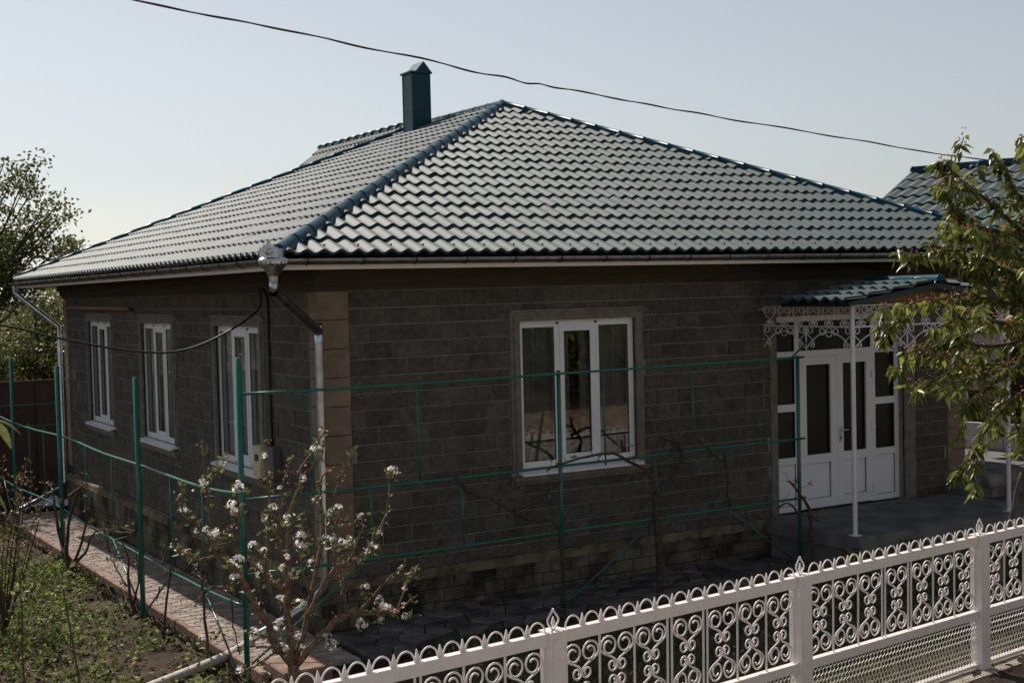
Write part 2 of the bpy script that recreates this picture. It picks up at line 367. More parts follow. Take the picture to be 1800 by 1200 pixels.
# flagstone path along the front
fz = lambda x: -.115*(1 - smooth01(-.05, 1.5, x))
mb = MB()
for i in range(12):
    xa, xb = -.05 + i*.53, -.05 + (i+1)*.53; za, zb = fz(xa)-.045, fz(xb)-.045
    mb.add([(xa,-1.3,-.3),(xb,-1.3,-.3),(xb,-.07,-.3),(xa,-.07,-.3),(xa,-1.3,za),(xb,-1.3,zb),(xb,-.07,zb),(xa,-.07,za)], [(0,3,2,1),(4,5,6,7),(0,1,5,4),(1,2,6,5),(2,3,7,6),(3,0,4,7)])
fpath = mb.build('flagstone_path', 'pathbed', kind='structure')
rr = random.Random(8)
def flag_piece(poly, z):
    b = MB(); n = len(poly); cx = sum(p[0] for p in poly)/n; cy = sum(p[1] for p in poly)/n
    top = [(cx+(p[0]-cx)*.94, cy+(p[1]-cy)*.94, z) for p in poly]; mid = [(p[0], p[1], z-.01) for p in poly]; lo = [(p[0], p[1], z-.04) for p in poly]
    b.add(lo+mid+top, [(i, (i+1) % n, n+(i+1) % n, n+i) for i in range(n)] + [(n+i, n+(i+1) % n, 2*n+(i+1) % n, 2*n+i) for i in range(n)] + [tuple(range(2*n, 3*n))])
    return b
nxf, nyf = 24, 5
G = {}
for i in range(nxf+1):
    for j in range(nyf+1):
        jx = rr.uniform(-.07,.07) if 0 < i < nxf else 0; jy = rr.uniform(-.055,.055) if 0 < j < nyf else 0
        G[i,j] = (-0.04 + i*6.33/nxf + jx + (0.12 if j % 2 and 0 < i < nxf else 0), -1.29 + j*1.21/nyf + jy)
for i in range(nxf):
    for j in range(nyf):
        q = [G[i,j], G[i+1,j], G[i+1,j+1], G[i,j+1]]
        cx = sum(p[0] for p in q)/4; cy = sum(p[1] for p in q)/4
        q = [(cx+(p[0]-cx)*.95, cy+(p[1]-cy)*.94) for p in q]
        flag_piece(q, fz(cx) - 0.018 + rr.uniform(-.008, .008)).build('flagstone', 'flag', fpath)
mb = brick_mesh('corner_slab', .5, .6, .16, .015)
mb.v = [(v[0]-0.86, v[1]-1.12-.1, v[2]-0.2) for v in mb.v]
tag(mb.build('corner_slab', 'kerb'), 'reddish concrete slab at the corner of the brick path behind the apple tree', 'slab')

# ------------------------------------------------------------------ house
house = thing('house', 'single storey grey block house with glossy teal hipped tile roof', 'house', (0, 0, 0))
V = Vector
FRONT = (V((0,0,0)), V((1,0,0)), V((0,-1,0)))          # origin, along, outwards
LEFT = (V((0,0,0)), V((0,1,0)), V((-1,0,0)))
ZT = 3.66; LEN_F = 10.29; LEN_L = 12.85
winL = [(1.90, 3.66), (5.62, 7.345), (9.22, 10.93)]
W0, W1 = 1.447, 3.247
op_f = [(2.54, 4.253, W0, W1), (6.62, 9.06, 0.42, 3.17)]
op_l = [(a, b, W0, W1) for a, b in winL]
sur_f = [(2.40, 4.40, 1.27, 3.36), (6.50, 9.28, 0.42, 3.30)]
sur_l = [(a-.12, b+.12, 1.27, 3.36) for a, b in winL]
def subtract(rects, h):
    out = []
    for (a, b, c, d) in rects:
        if h[1] <= a or h[0] >= b or h[3] <= c or h[2] >= d: out.append((a,b,c,d)); continue
        if c < h[2]: out.append((a,b,c,h[2]))
        if d > h[3]: out.append((a,b,h[3],d))
        c2, d2 = max(c,h[2]), min(d,h[3])
        if a < h[0]: out.append((a,h[0],c2,d2))
        if b > h[1]: out.append((h[1],b,c2,d2))
    return out
def facing_block(fr, u0, u1, z0, z1, dpt=0.014, ch=0.005):
    O, U, N = fr; b = MB()
    P = lambda u, ww, z: O + U*u + N*ww + V((0,0,z))
    q = [P(u0,-.02,z0),P(u1,-.02,z0),P(u1,-.02,z1),P(u0,-.02,z1),P(u0,dpt-ch,z0),P(u1,dpt-ch,z0),P(u1,dpt-ch,z1),P(u0,dpt-ch,z1),
         P(u0+ch,dpt,z0+ch),P(u1-ch,dpt,z0+ch),P(u1-ch,dpt,z1-ch),P(u0+ch,dpt,z1-ch)]
    f = [(0,1,5,4),(1,2,6,5),(2,3,7,6),(3,0,4,7),(4,5,9,8),(5,6,10,9),(6,7,11,10),(7,4,8,11),(8,9,10,11)]
    if U.cross(V((0,0,1))).dot(N) < 0: f = [t[::-1] for t in f]
    b.add(q, f); return b
def make_wall(fr, length, ops, surs, u_start, u_end, bl, nmax, seed, z_base):
    b = MB(); rects = [(0.012, length, -0.9, 3.98)]
    for h in ops: rects = subtract(rects, h)
    O, U, N = fr
    for (a, c, z0, z1) in rects: b.fbox(fr, a, c, -0.25, 0.0, z0, z1)
    wall = b.build('wall', 'mortar', house)
    rr = random.Random(seed); blocks = []
    z = ZT - 0.193; row = 0
    while z > z_base - 0.19:
        u = u_start - (bl * (0.5 if row % 2 else 0.0)) - rr.uniform(0, .02)
        while u < u_end:
            L_ = bl + rr.choice([0, 0, 0, 0, -.1, .08]) * (1 if rr.random() < .5 else 0)
            R_ = [(max(u, u_start), min(u + L_ - 0.014, u_end), max(z, z_base), z + 0.179)]
            for h in surs: R_ = subtract(R_, h)
            for q in R_:
                if q[1] - q[0] > 0.05 and q[3] - q[2] > 0.03: blocks.append(q)
            u += L_
        z -= 0.1925; row += 1
    # the nearest blocks show largest
    def vis(q):
        p = O + U*((q[0]+q[1])/2) + V((0,0,(q[2]+q[3])/2)); d = p - CAM
        return -(q[1]-q[0])*(q[3]-q[2])*abs(d.normalized().dot(N))/d.length_squared
    blocks.sort(key=vis); rest = MB()
    for i, q in enumerate(blocks):
        fb = facing_block(fr, *q, dpt=0.014 + rr.uniform(-.003, .004))
        if i < nmax: fb.build('block', 'block', wall)
        else: rest.add(fb.v, fb.f)
    rest.build('block_courses', 'block_i', wall, kind='stuff')
    return wall
wf = make_wall(FRONT, LEN_F, op_f, sur_f, 0.335, 9.93, 0.365, 190, 1, 0.44)
wl = make_wall(LEFT, LEN_L, op_l, sur_l, 0.285, LEN_L - .28, 0.365, 110, 2, 0.30)
# hidden sides: right and rear wall, floor of the loft
b = MB(); b.box(LEN_F-.25, LEN_F-.001, .26, LEN_L-.26, -.6, 3.98); b.build('wall', 'mortar', house)
b = MB(); b.box(.26, LEN_F-.26, LEN_L-.25, LEN_L-.002, -.9, 3.98); b.build('wall', 'mortar', house)
b = MB(); b.box(.26, LEN_F-.26, 3.3, 3.5, -.3, 3.9); b.build('partition_wall', 'inside', house)
b = MB(); b.box(3.0, 3.15, 3.6, LEN_L-.3, -.4, 3.9); b.build('partition_wall', 'inside', house)
b = MB(); b.box(.26, LEN_F-.26, .26, LEN_L-.26, .36, .42); b.build('floor', 'inside', house)
b = MB(); b.box(.26, LEN_F-.26, .26, LEN_L-.26, 3.90, 3.94); b.build('ceiling', 'inside', house)
# corner quoins (front-left corner, rear-left corner, front right pilaster)
def quoin_stack(u0, u1, v1, z0, cornerY, sgn, n=10, H=0.322):
    for k in range(n):
        b = MB(); za = ZT - (k+1)*H + .006; zb = ZT - k*H - .004
        if zb < z0: break
        za = max(za, z0); e = 0.03
        b.box(u0, u1, min(cornerY - sgn*e, cornerY + sgn*v1), max(cornerY - sgn*e, cornerY + sgn*v1), za, zb)
        b.build('quoin', 'quoin', house)
quoin_stack(-0.03, 0.325, 0.27, 0.45, 0, 1)
quoin_stack(-0.03, 0.3, 0.27, 0.26, LEN_L, -1)
quoin_stack(9.95, LEN_F + .03, 0.3, 0.45, 0, 1)
for (x0, x1, y0, y1) in ((-.012,.31,-.012,.26), (-.012,.29,LEN_L-.26,LEN_L+.012), (9.96,LEN_F+.012,-.012,.29)):
    b = MB(); b.box(x0, x1, y0, y1, .2, ZT); b.build('quoin_backing', 'joint', house)
# cornice: stepped band under the eaves, soffit, fascia
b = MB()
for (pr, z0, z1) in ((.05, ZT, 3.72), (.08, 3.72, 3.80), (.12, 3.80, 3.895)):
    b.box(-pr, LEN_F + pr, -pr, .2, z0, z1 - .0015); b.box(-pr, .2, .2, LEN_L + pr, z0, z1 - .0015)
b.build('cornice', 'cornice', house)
EX0, EX1, EY0, EY1, EZ = -.75, 11.3, -.75, 13.6, 4.05
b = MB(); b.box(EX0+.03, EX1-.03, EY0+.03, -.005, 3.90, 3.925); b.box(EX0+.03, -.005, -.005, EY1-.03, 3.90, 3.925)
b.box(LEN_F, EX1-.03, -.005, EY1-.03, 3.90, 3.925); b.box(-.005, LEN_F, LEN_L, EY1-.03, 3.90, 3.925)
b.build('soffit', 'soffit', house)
b = MB(); b.box(EX0, EX1, EY0, EY0+.028, 3.885, 4.0); b.box(EX0, EX0+.028, EY0+.028, EY1, 3.885, 4.0)
b.box(EX1-.028, EX1, EY0+.028, EY1, 3.885, 4.0); b.box(EX0+.028, EX1-.028, EY1-.028, EY1, 3.885, 4.0)
b.build('fascia', 'fascia', house)
# plinth
PF = 0.075
def plinth_run(fr, u0, u1, ztop, zbot, nrow, bl, seed):
    rr = random.Random(seed); u = u0; O, U, N = fr
    while u < u1 - .03:
        ue = min(u + bl, u1); zt = ztop((u+ue)/2) - .10; zb = zbot((u+ue)/2); h = .155
        k = 0; z = zt
        while z > zb:
            sh = bl*.5 if k % 2 else 0
            fb = facing_block(fr, u + sh + .004, min(ue + sh, u1 + .0) - .004, max(z - h, zb - .06) + .004, z - .004, PF + rr.uniform(-.004,.004), .008) if u + sh + .02 < u1 else None
            if fb: fb.build('plinth_block', 'plinth', plinth)
            z -= h; k += 1
        u = ue
ztl = lambda y: 0.42 - 0.0128*y
b = MB(); b.fbox(FRONT, -.04, LEN_F, -.1, PF-.016, -.6, .40); b.fbox(LEFT, .1, LEN_L, -.1, PF-.016, -.9, .22)
plinth = b.build('plinth', 'joint', house)
plinth_run(FRONT, -.07, 6.45, lambda u: .44, lambda u: -.05, 3, .27, 3)
plinth_run(LEFT, -.06, LEN_L+.03, ztl, lambda y: plz(y)-.02, 5, .22, 4)
b = MB(); b.fbox(FRONT, -.10, 6.45, -.02, .10, .335, .445)
for i in range(13):
    u0, u1 = -.02 + i*.99, -.02 + (i+1)*.99
    q = [V((-.10,u0,ztl(u0)-.11)), V((-.10,u1,ztl(u1)-.11)), V((.02,u1,ztl(u1)-.11)), V((.02,u0,ztl(u0)-.11))]
    t = [V((-.085,u0,ztl(u0)-.012)), V((-.085,u1,ztl(u1)-.012)), V((.02,u1,ztl(u1)+.02)), V((.02,u0,ztl(u0)+.02))]
    b.add(q+t, [(0,1,2,3),(7,6,5,4),(4,5,1,0),(5,6,2,1),(6,7,3,2),(7,4,0,3)])
b.build('plinth_ledge', 'ledge', house)

# ---- windows
def window(fr, u0, width, curtain_shift, cmat='curtain'):
    H = W1 - W0; O, U, N = fr
    b = MB(); k = width/1.71
    X = [0, .075*k, .53*k, .62*k, 1.10*k, 1.19*k, 1.635*k, width]; zb, zt = W0 + .085, W1 - .085
    d0, d1 = -.10, -.035
    for (a, c, z0, z1) in ((X[0],X[7],W0,zb), (X[0],X[7],zt,W1), (X[0],X[1],zb,zt), (X[2],X[3],zb,zt), (X[4],X[5],zb,zt), (X[6],X[7],zb,zt)):
        b.fbox(fr, u0+a, u0+c, d0, d1, z0, z1)
    win = b.build('window', 'pvc', house)
    s = MB(); a, c = X[3]-.012, X[4]+.012; t = .058
    for (p, q, z0, z1) in ((a,c,zb-.015,zb+t), (a,c,zt-t,zt+.012), (a,a+t,zb+t,zt-t), (c-t,c,zb+t,zt-t)):
        s.fbox(fr, u0+p, u0+q, d1+.001, d1+.010, z0, z1)
    s.build('sash', 'pvc', win)
    for (p, q, z0, z1) in ((X[1],X[2],zb,zt), (a+t,c-t,zb+t,zt-t), (X[5],X[6],zb,zt)):
        g = MB(); P = lambda u, z, w_: O + U*(u0+u) + N*w_ + V((0,0,z)); w_ = d1 - .012
        qd = [P(p,z0,w_), P(q,z0,w_), P(q,z1,w_), P(p,z1,w_)]
        if U.cross(V((0,0,1))).dot(N) < 0: qd = qd[::-1]
        g.add(qd, [(0,1,2,3)]); g.build('pane', 'wglass', win)
        s = MB(); e = .008
        for (p2, q2, za, zc) in ((p,q,z0,z0+e),(p,q,z1-e,z1),(p,p+e,z0+e,z1-e),(q-e,q,z0+e,z1-e)):
            s.fbox(fr, u0+p2, u0+q2, d1-.011, d1-.003, za, zc)
        s.build('gasket', 'rubber', win)
    s = MB()
    P = lambda u, w_, z: O + U*(u0+u) + N*w_ + V((0,0,z))
    q = [P(-.04,-.05,W0-.002), P(width+.04,-.05,W0-.002), P(width+.04,.115,W0-.035), P(-.04,.115,W0-.035), P(-.04,-.05,W0-.03), P(width+.04,-.05,W0-.03), P(width+.04,.115,W0-.065), P(-.04,.115,W0-.065)]
    f = [(0,1,2,3),(7,6,5,4),(0,4,5,1),(1,5,6,2),(2,6,7,3),(3,7,4,0)]
    s.add(q, f); s.build('sill', 'pvc', win, recalc=True)
    for xx in ((X[2]+X[3])/2, (X[4]+X[5])/2):
        s = MB(); s.fbox(fr, u0+xx-.014, u0+xx+.014, d1+.001, d1+.012, zt+.03, zt+.058); s.build('vent_cap', 'rubber', win)
        s = MB(); s.fbox(fr, u0+xx-.012, u0+xx+.012, d1+.001, d1+.010, W0+.018, W0+.03); s.build('drain_cap', 'rubber', win)
    # sheer curtains hang behind the glass, with a gap
    for (p, q) in ((.02, width*(.47 if cmat == 'curtain' else .52)+curtain_shift), (width*(.56 if cmat == 'curtain' else .53)+curtain_shift, width-.02)):
        c_ = MB(); n = 64; 
        for i in range(n+1):
            u = p + (q-p)*i/n; wv = -.135 - .018*math.sin(i*1.9) - .012*math.sin(i*.83+1)
            c_.v += [tuple(P(u, wv, W0-.05)), tuple(P(u, wv, W1+.1))]
        c_.f = [(2*i, 2*i+2, 2*i+3, 2*i+1) for i in range(n)]
        c_.build('curtain', cmat, win, smooth=True)
    # rendered surround: stepped moulding
    m_ = MB()
    for (o, pr) in ((.125, .022), (.075, .040)):
        e0 = o - .05 if o > .1 else 0
        za, zc = W0, W1 + o - .02
        m_.fbox(fr, u0-o, u0-e0, -.02, pr, za, zc); m_.fbox(fr, u0+width+e0, u0+width+o, -.02, pr, za, zc)
        m_.fbox(fr, u0-e0, u0+width+e0, -.02, pr-.001, W1 + (e0-.02 if e0 else -.004), zc-.0005)
    m_.fbox(fr, u0-.125, u0+width+.125, -.02, .045, W1+.105, W1+.135)
    m_.build('window_surround', 'surround', win)
    m_ = MB(); m_.fbox(fr, u0-.13, u0+width+.13, -.02, .085, W0-.125, W0-.070); m_.fbox(fr, u0-.11, u0+width+.11, -.02, .045, W0-.175, W0-.126)
    m_.build('sill_ledge', 'surround', win)
window(FRONT, 2.54, 1.713, 0.0)
for i, (a, c) in enumerate(winL): window(LEFT, a, c-a, (.1, -.05, .06)[i], 'curtain2')

# ---- entrance doors
def door_set():
    b = MB(); fr = FRONT; d0, d1 = -.16, -.10
    X0, X1, Z0, Z1 = 6.62, 9.06, .455, 3.17
    for (a, c, z0, z1) in ((X0,X0+.08,Z0,Z1),(X1-.08,X1,Z0,Z1),(X0+.08,X1-.08,Z1-.08,Z1),(7.05,7.13,Z0,Z1-.08),(8.51,8.59,Z0,Z1-.08),(X0+.08,7.05,2.60,2.68),(7.13,8.51,2.60,2.68),(8.59,X1-.08,2.60,2.68)):
        b.fbox(fr, a, c, d0, d1, z0, z1)
    fm = b.build('door_frame', 'pvc', house)
    def panel(u0, u1, z0, z1, par, nm='panel'):
        p = MB(); p.fbox(fr, u0, u1, d0+.01, d1-.022, z0, z1); o = p.build(nm, 'pvc', par)
        p = MB()
        for (a, c, za, zc) in ((u0,u1,z0,z0+.006),(u0,u1,z1-.006,z1),(u0,u0+.006,z0+.006,z1-.006),(u1-.006,u1,z0+.006,z1-.006)): p.fbox(fr, a, c, d1-.022, d1-.012, za, zc)
        p.build('gasket', 'rubber', par)
    def pane(u0, u1, z0, z1, par):
        g = MB(); g.add([(u0,-d1+.03,z0),(u1,-d1+.03,z0),(u1,-d1+.03,z1),(u0,-d1+.03,z1)], [(0,1,2,3)]); g.build('pane', 'dglass', par)
        p = MB()
        for (a, c, za, zc) in ((u0,u1,z0,z0+.008),(u0,u1,z1-.008,z1),(u0,u0+.008,z0+.008,z1-.008),(u1-.008,u1,z0+.008,z1-.008)): p.fbox(fr, a, c, d1-.028, d1-.012, za, zc)
        p.build('gasket', 'rubber', par)
    for (u0, u1) in ((X0+.08, 7.05), (8.59, X1-.08)):
        for z0, z1 in ((Z0,Z0+.08),(1.11,1.21),(1.85,1.95)):
            r = MB(); r.fbox(fr, u0, u1, d0, d1-.001, z0, z1); r.build('rail', 'pvc', fm)
        panel(u0, u1, Z0+.08, 1.11, fm); pane(u0, u1, 1.21, 1.85, fm); pane(u0, u1, 1.95, 2.60, fm); pane(u0, u1, 2.68, Z1-.08, fm)
    pane(7.13, 8.51, 2.68, Z1-.08, fm)
    for (u0, u1, hs_) in ((7.13, 7.818, 'l'), (7.824, 8.51, 'r')):
        b = MB(); t = .115; dd = d1 + .018; z0, z1 = .47, 2.60
        for (a, c, za, zc) in ((u0,u1,z0,z0+.13),(u0,u1,z1-.12,z1),(u0,u0+t,z0+.13,z1-.12),(u1-t,u1,z0+.13,z1-.12),(u0+t,u1-t,1.10,1.22)): b.fbox(fr, a, c, d0+.005, dd, za, zc)
        dr = b.build('door', 'pvc', house)
        panel(u0+t, u1-t, z0+.13, 1.10, dr); pane(u0+t, u1-t, 1.22, z1-.12, dr)
        hx = u0 - .01 if hs_ == 'l' else u1 + .01
        for z in (.66, 1.55, 2.3):
            h = MB(); h.fbox(fr, hx-.03, hx+.03, dd+.001, dd+.022, z-.06, z+.06); h.build('hinge', 'pvc', dr)
        if hs_ == 'r':
            h = MB(); h.fbox(fr, u0+.03, u0+.07, dd+.001, dd+.012, 1.36, 1.58); h.tube([(u0+.05,-dd-.01,1.53),(u0+.05,-dd-.055,1.53),(u0+.16,-dd-.055,1.53)], .010, 6); h.build('handle', 'galv', dr)
            h = MB(); h.fbox(fr, u0+.04, u0+.06, dd+.013, dd+.018, 1.40, 1.44); h.build('keyhole', 'rubber', dr)
    m_ = MB(); m_.fbox(fr, 6.50, 6.62, -.02, .02, .45, 3.30); m_.fbox(fr, 9.06, 9.28, -.02, .02, .45, 3.30); m_.fbox(fr, 6.62, 9.06, -.02, .02, 3.17, 3.30)
    m_.build('door_surround', 'surround', house)
    c_ = MB(); c_.box(6.5, 9.2, 1.4, 1.42, .42, 3.6); c_.build('hall_screen', 'inside', house)
door_set()

# ---- roof of pressed steel tiles
AP = V((5.8, 5.8, 6.735)); BP = V((5.75, 8.9, 6.735))
FL, FR_, RR, RL = V((EX0,EY0,EZ)), V((EX1,EY0,EZ)), V((EX1,EY1,EZ)), V((EX0,EY1,EZ))
TW, TH = 0.193, 0.4135
def wave(u): 
    c = 0.5 + 0.5*math.cos(2*math.pi*(u/TW - 0.5)); return 0.043*c**1.05
NS = 8
def tile_geo():
    v = []; f = []; us = [TW*i/NS for i in range(NS+1)]
    lift = 0.030
    for vv, ad in ((0.0, lift), (TH*.5, lift*.5), (TH + .004, 0.0)):
        for u in us: v.append((u, vv, wave(u) + ad))
    n = NS+1
    for j in range(2):
        for i in range(NS): f.append((j*n+i, j*n+i+1, (j+1)*n+i+1, (j+1)*n+i))
    k = len(v)
    for u in us: v.append((u, 0.0, wave(u) + lift))
    for u in us: v.append((u, 0.004, wave(u) - .006))
    for i in range(NS): f.append((k+n+i, k+n+i+1, k+i+1, k+i))
    return v, f
TV, TF = tile_geo()
tme = bpy.data.meshes.new('roof_tile'); tme.from_pydata(TV, [], TF); tme.polygons.foreach_set('use_smooth', [True]*len(TF)); tme.update(); tme.materials.append(MT['tile'])
def clip_poly(pts, poly):
    # clip a 3D polygon (u,v,h) by a convex ccw polygon in (u,v)
    n = len(poly)
    for i in range(n):
        a = poly[i]; b = poly[(i+1) % n]; ex, ey = b[0]-a[0], b[1]-a[1]
        sd_ = lambda p: ex*(p[1]-a[1]) - ey*(p[0]-a[0])
        out = []
        for k in range(len(pts)):
            p, q = pts[k], pts[(k+1) % len(pts)]; sp, sq = sd_(p), sd_(q)
            if sp >= 0: out.append(p)
            if (sp >= 0) != (sq >= 0):
                t = sp/(sp-sq); out.append(tuple(p[c]+(q[c]-p[c])*t for c in range(3)))
        pts = out
        if len(pts) < 3: return []
    return pts
def slope_frame(E0, E1, top):
    U = (E1-E0).normalized(); t = top-E0; Vv = (t - U*t.dot(U)).normalized(); return U, Vv, U.cross(Vv)
TR = random.Random(5)
def tile_slope(E0, E1, tops, tw=TW, start=0.0):
    U, Vv, N = slope_frame(E0, E1, tops[0]); s = tw/TW
    poly = [((p-E0).dot(U), (p-E0).dot(Vv)) for p in [E0, E1] + tops]
    full = []; part = []
    umax = max(p[0] for p in poly); vmax = max(p[1] for p in poly); vmin = -.05
    inside = lambda u, v: all((poly[(i+1) % len(poly)][0]-poly[i][0])*(v-poly[i][1]) - (poly[(i+1) % len(poly)][1]-poly[i][1])*(u-poly[i][0]) > -1e-6 for i in range(len(poly)))
    poly2 = [(p[0], p[1] - (.06 if p[1] < .01 else 0)) for p in poly]
    j = 0
    while j*TH < vmax:
        v0 = -.05 + j*TH; i = int((start)//1)
        while i*tw < umax:
            u0 = i*tw + start
            cs = [(u0, max(v0, 0)), (u0+tw, max(v0, 0)), (u0+tw, v0+TH), (u0, v0+TH)]
            ins = [inside(*c) for c in cs]
            if all(ins):
                Mx = Matrix(((U.x*s,Vv.x,N.x,0),(U.y*s,Vv.y,N.y,0),(U.z*s,Vv.z,N.z,0),(0,0,0,1))); Mx = Matrix.Rotation(TR.gauss(0,.010), 4, U) @ Matrix.Rotation(TR.gauss(0,.010), 4, Vv) @ Mx; Mx.translation = E0 + U*u0 + Vv*v0; full.append((Mx, N))
            else:
                for f in TF:
                    pp = clip_poly([(TV[k][0]*s+u0, TV[k][1]+v0, TV[k][2]) for k in f], poly2)
                    if pp: part.append([E0 + U*p[0] + Vv*p[1] + N*p[2] for p in pp])
            i += 1
        j += 1
    return full, part
b = MB()
dz = V((0,0,-.035)); P_ = [p + dz for p in (FL, FR_, RR, RL, AP, BP)]
b.add(P_, [(0,1,4),(1,2,5,4),(2,3,5),(3,0,4,5)])
roof = b.build('roof', 'darksteel', house)
allfull = []; rest = MB()
for (E0, E1, tops) in ((FL, FR_, [AP]), (RL, FL, [AP, BP]), (FR_, RR, [BP, AP]), (RR, RL, [BP])):
    full, part = tile_slope(E0, E1, tops)
    allfull += full
    for pp in part: rest.add(pp, [tuple(range(len(pp)))])
def tvis(t):
    d = t[0].translation - CAM; c = -d.normalized().dot(t[1]); return -(c/d.length_squared) if c > 0 else 0
allfull.sort(key=tvis)
for i, (Mx, N) in enumerate(allfull):
    if i < 300: place('roof_tile', tme, roof, Mx)
    else: rest.add([Mx @ V(v) for v in TV], TF)
bmr = rest.build('roof_tile_rows', 'tile_i', roof, kind='stuff')
b_ = bmesh.new(); b_.from_mesh(bmr.data); bmesh.ops.remove_doubles(b_, verts=b_.verts, dist=1e-5)
for f in b_.faces: f.smooth = True
for e in b_.edges:
    if len(e.link_faces) == 2 and e.calc_face_angle(0) > .7: e.smooth = False
b_.to_mesh(bmr.data); b_.free()
# ridge and hip caps: overlapping half round pieces
def cap_run(A, B, parent, seg=.42, r=.066):
    L_ = (B-A).length; n = max(1, round(L_/seg)); d = (B-A)/n; t = d.normalized()
    side = t.cross(V((0,0,1))).normalized(); up = side.cross(t)
    for i in range(n):
        m_ = MB(); k = 10; p0 = A + d*i - t*.02; p1 = A + d*(i+1) + t*.03
        for (p, rr_) in ((p0, r*1.06), (p0+t*.03, r*1.06), (p0+t*.031, r*1.0), (p1, r*.97)):
            for q in range(k+1):
                a = math.pi*q/k; m_.v.append(tuple(p + side*math.cos(a)*rr_*1.05 + up*(math.sin(a)*rr_*.95 - .012)))
            m_.v.append(tuple(p - side*rr_*1.55 - up*.045)); m_.v.append(tuple(p + side*rr_*1.55 - up*.045))
        n_ = k+3
        for j in range(3):
            for q in range(k): m_.f.append((j*n_+q, j*n_+q+1, (j+1)*n_+q+1, (j+1)*n_+q))
            m_.f.append((j*n_+k, j*n_+k+1, (j+1)*n_+k+1, (j+1)*n_+k)); m_.f.append((j*n_+k+2, j*n_, (j+1)*n_, (j+1)*n_+k+2))
        m_.f.append(tuple(range(k+1))[::-1])
        o = m_.build('ridge_cap', 'cap', parent, smooth=True)
        o.data.polygons[len(o.data.polygons)-1].use_smooth = False
up5 = V((0,0,.055))
for A, B in ((FL, AP), (FR_, AP), (AP, BP), (RL, BP), (RR, BP)): cap_run(A+up5, B+up5, roof)
# fixing screws along the eaves
for i in range(30):
    s_ = MB(); x = EX0 + .55 + i*TW*2; Uu, Vv, N = slope_frame(FL, FR_, AP); p = FL + Uu*(x-EX0) + Vv*.12 + N*.05
    s_.box(p.x-.008, p.x+.008, p.y-.008, p.y+.008, p.z-.01, p.z+.012); s_.build('screw', 'darksteel', roof)
# rear wing gable rising behind
wing = MB(); WA = V((5.2, 10.6, 6.40)); 
E0w, E1w = V((5.2, 15.0, 6.04)), V((5.2, 10.4, 6.04)); T0, T1 = V((6.32, 15.0, 6.97)), V((6.32, 10.4, 6.97))
full, part = tile_slope(E0w, E1w, [T1, T0])
wt = MB()
for (Mx, N) in full: wt.add([Mx @ V(v) for v in TV], TF)
for pp in part: wt.add(pp, [tuple(range(len(pp)))])
wing.add([E0w+dz, E1w+dz, T1+dz, T0+dz, V((7.5,15.0,5.98)), V((7.5,10.4,5.98)), V((7.5,15.0,4.2)), V((5.2,15.0,4.2))], [(0,1,2,3),(3,2,5,4),(7,0,3,4,6)])
wo_ = wing.build('rear_gable', 'darksteel', house)
wt.build('roof_tile_rows', 'tile_i', wo_, kind='stuff', smooth=False)
cap_run(T0+up5, T1+up5, wo_)
# chimney
ch = MB(); cx0, cx1, cy0, cy1, ct = 5.27, 5.64, 8.12, 8.50, 7.62
ch.box(cx0, cx1, cy0, cy1, 6.3, ct); chim = ch.build('chimney', 'chim', house)
c2 = MB(); c2.box(cx0-.035, cx1+.035, cy0-.035, cy1+.035, ct+.001, ct+.035)
c2.add([(cx0+.07,cy0-.035,ct+.036),(cx1+.02,cy0-.035,ct+.036),((cx0+cx1)/2+.05,cy0-.035,ct+.22),(cx0+.07,cy1+.035,ct+.036),(cx1+.02,cy1+.035,ct+.036),((cx0+cx1)/2+.05,cy1+.035,ct+.22)],
       [(0,1,2),(3,5,4),(0,2,5,3),(1,4,5,2)])
c2.build('chimney_cap', 'chim', chim, recalc=True)
for zz in (6.95, 7.35):
    c4 = MB(); c4.box(cx0-.006, cx1+.006, cy0-.006, cy1+.006, zz, zz+.018); c4.build('seam_band', 'chim', chim)
for (xx, yy) in ((cx0,cy0),(cx1,cy0),(cx0,cy1)):
    c4 = MB(); c4.box(xx-.008, xx+.008, yy-.008, yy+.008, 6.4, ct-.002); c4.build('corner_fold', 'chim', chim)
c3 = MB(); c3.box(cx0-.06, cx1+.06, cy0-.06, cy1+.06, 6.3, 6.56); c3.v = [(x,y,z+(x-5.25)*.4) for x,y,z in c3.v]; c3.build('flashing', 'chim', chim)
# gutters with hooks
def gutter(A, B, out):
    g = MB(); d = (B-A); t = d.normalized(); n = 8; r = .062
    for p in (A, B):
        for k in range(n+1):
            a = math.pi*k/n; g.v.append(tuple(p + out*(math.cos(a)*r) - V((0,0,math.sin(a)*r))))
        for k in range(n+1):
            a = math.pi*(n-k)/n; g.v.append(tuple(p + out*(math.cos(a)*(r-.006)) - V((0,0,math.sin(a)*(r-.006)-.001))))
    m_ = 2*(n+1)
    for k in range(m_): g.f.append((k, (k+1) % m_, m_+(k+1) % m_, m_+k))
    go = g.build('gutter', 'galvd', house, recalc=True, smooth=False)
    L_ = d.length; k = .3
    while k < L_:
        h = MB(); p = A + t*k
        pts = [p + out*(math.cos(a)*(r+.006)) - V((0,0,math.sin(a)*(r+.006)-.004)) for a in [math.pi*q/8 for q in range(9)]]
        h.tube(pts + [p - out*.10 + V((0,0,.05))], .007, 4); h.build('gutter_hook', 'darksteel', go); k += .62
gutter(V((EX0-.02, EY0-.066, 3.995)), V((EX1, EY0-.066, 3.985)), V((0,-1,0)))
gutter(V((EX0-.066, EY0-.02, 3.995)), V((EX0-.066, EY1, 3.985)), V((-1,0,0)))
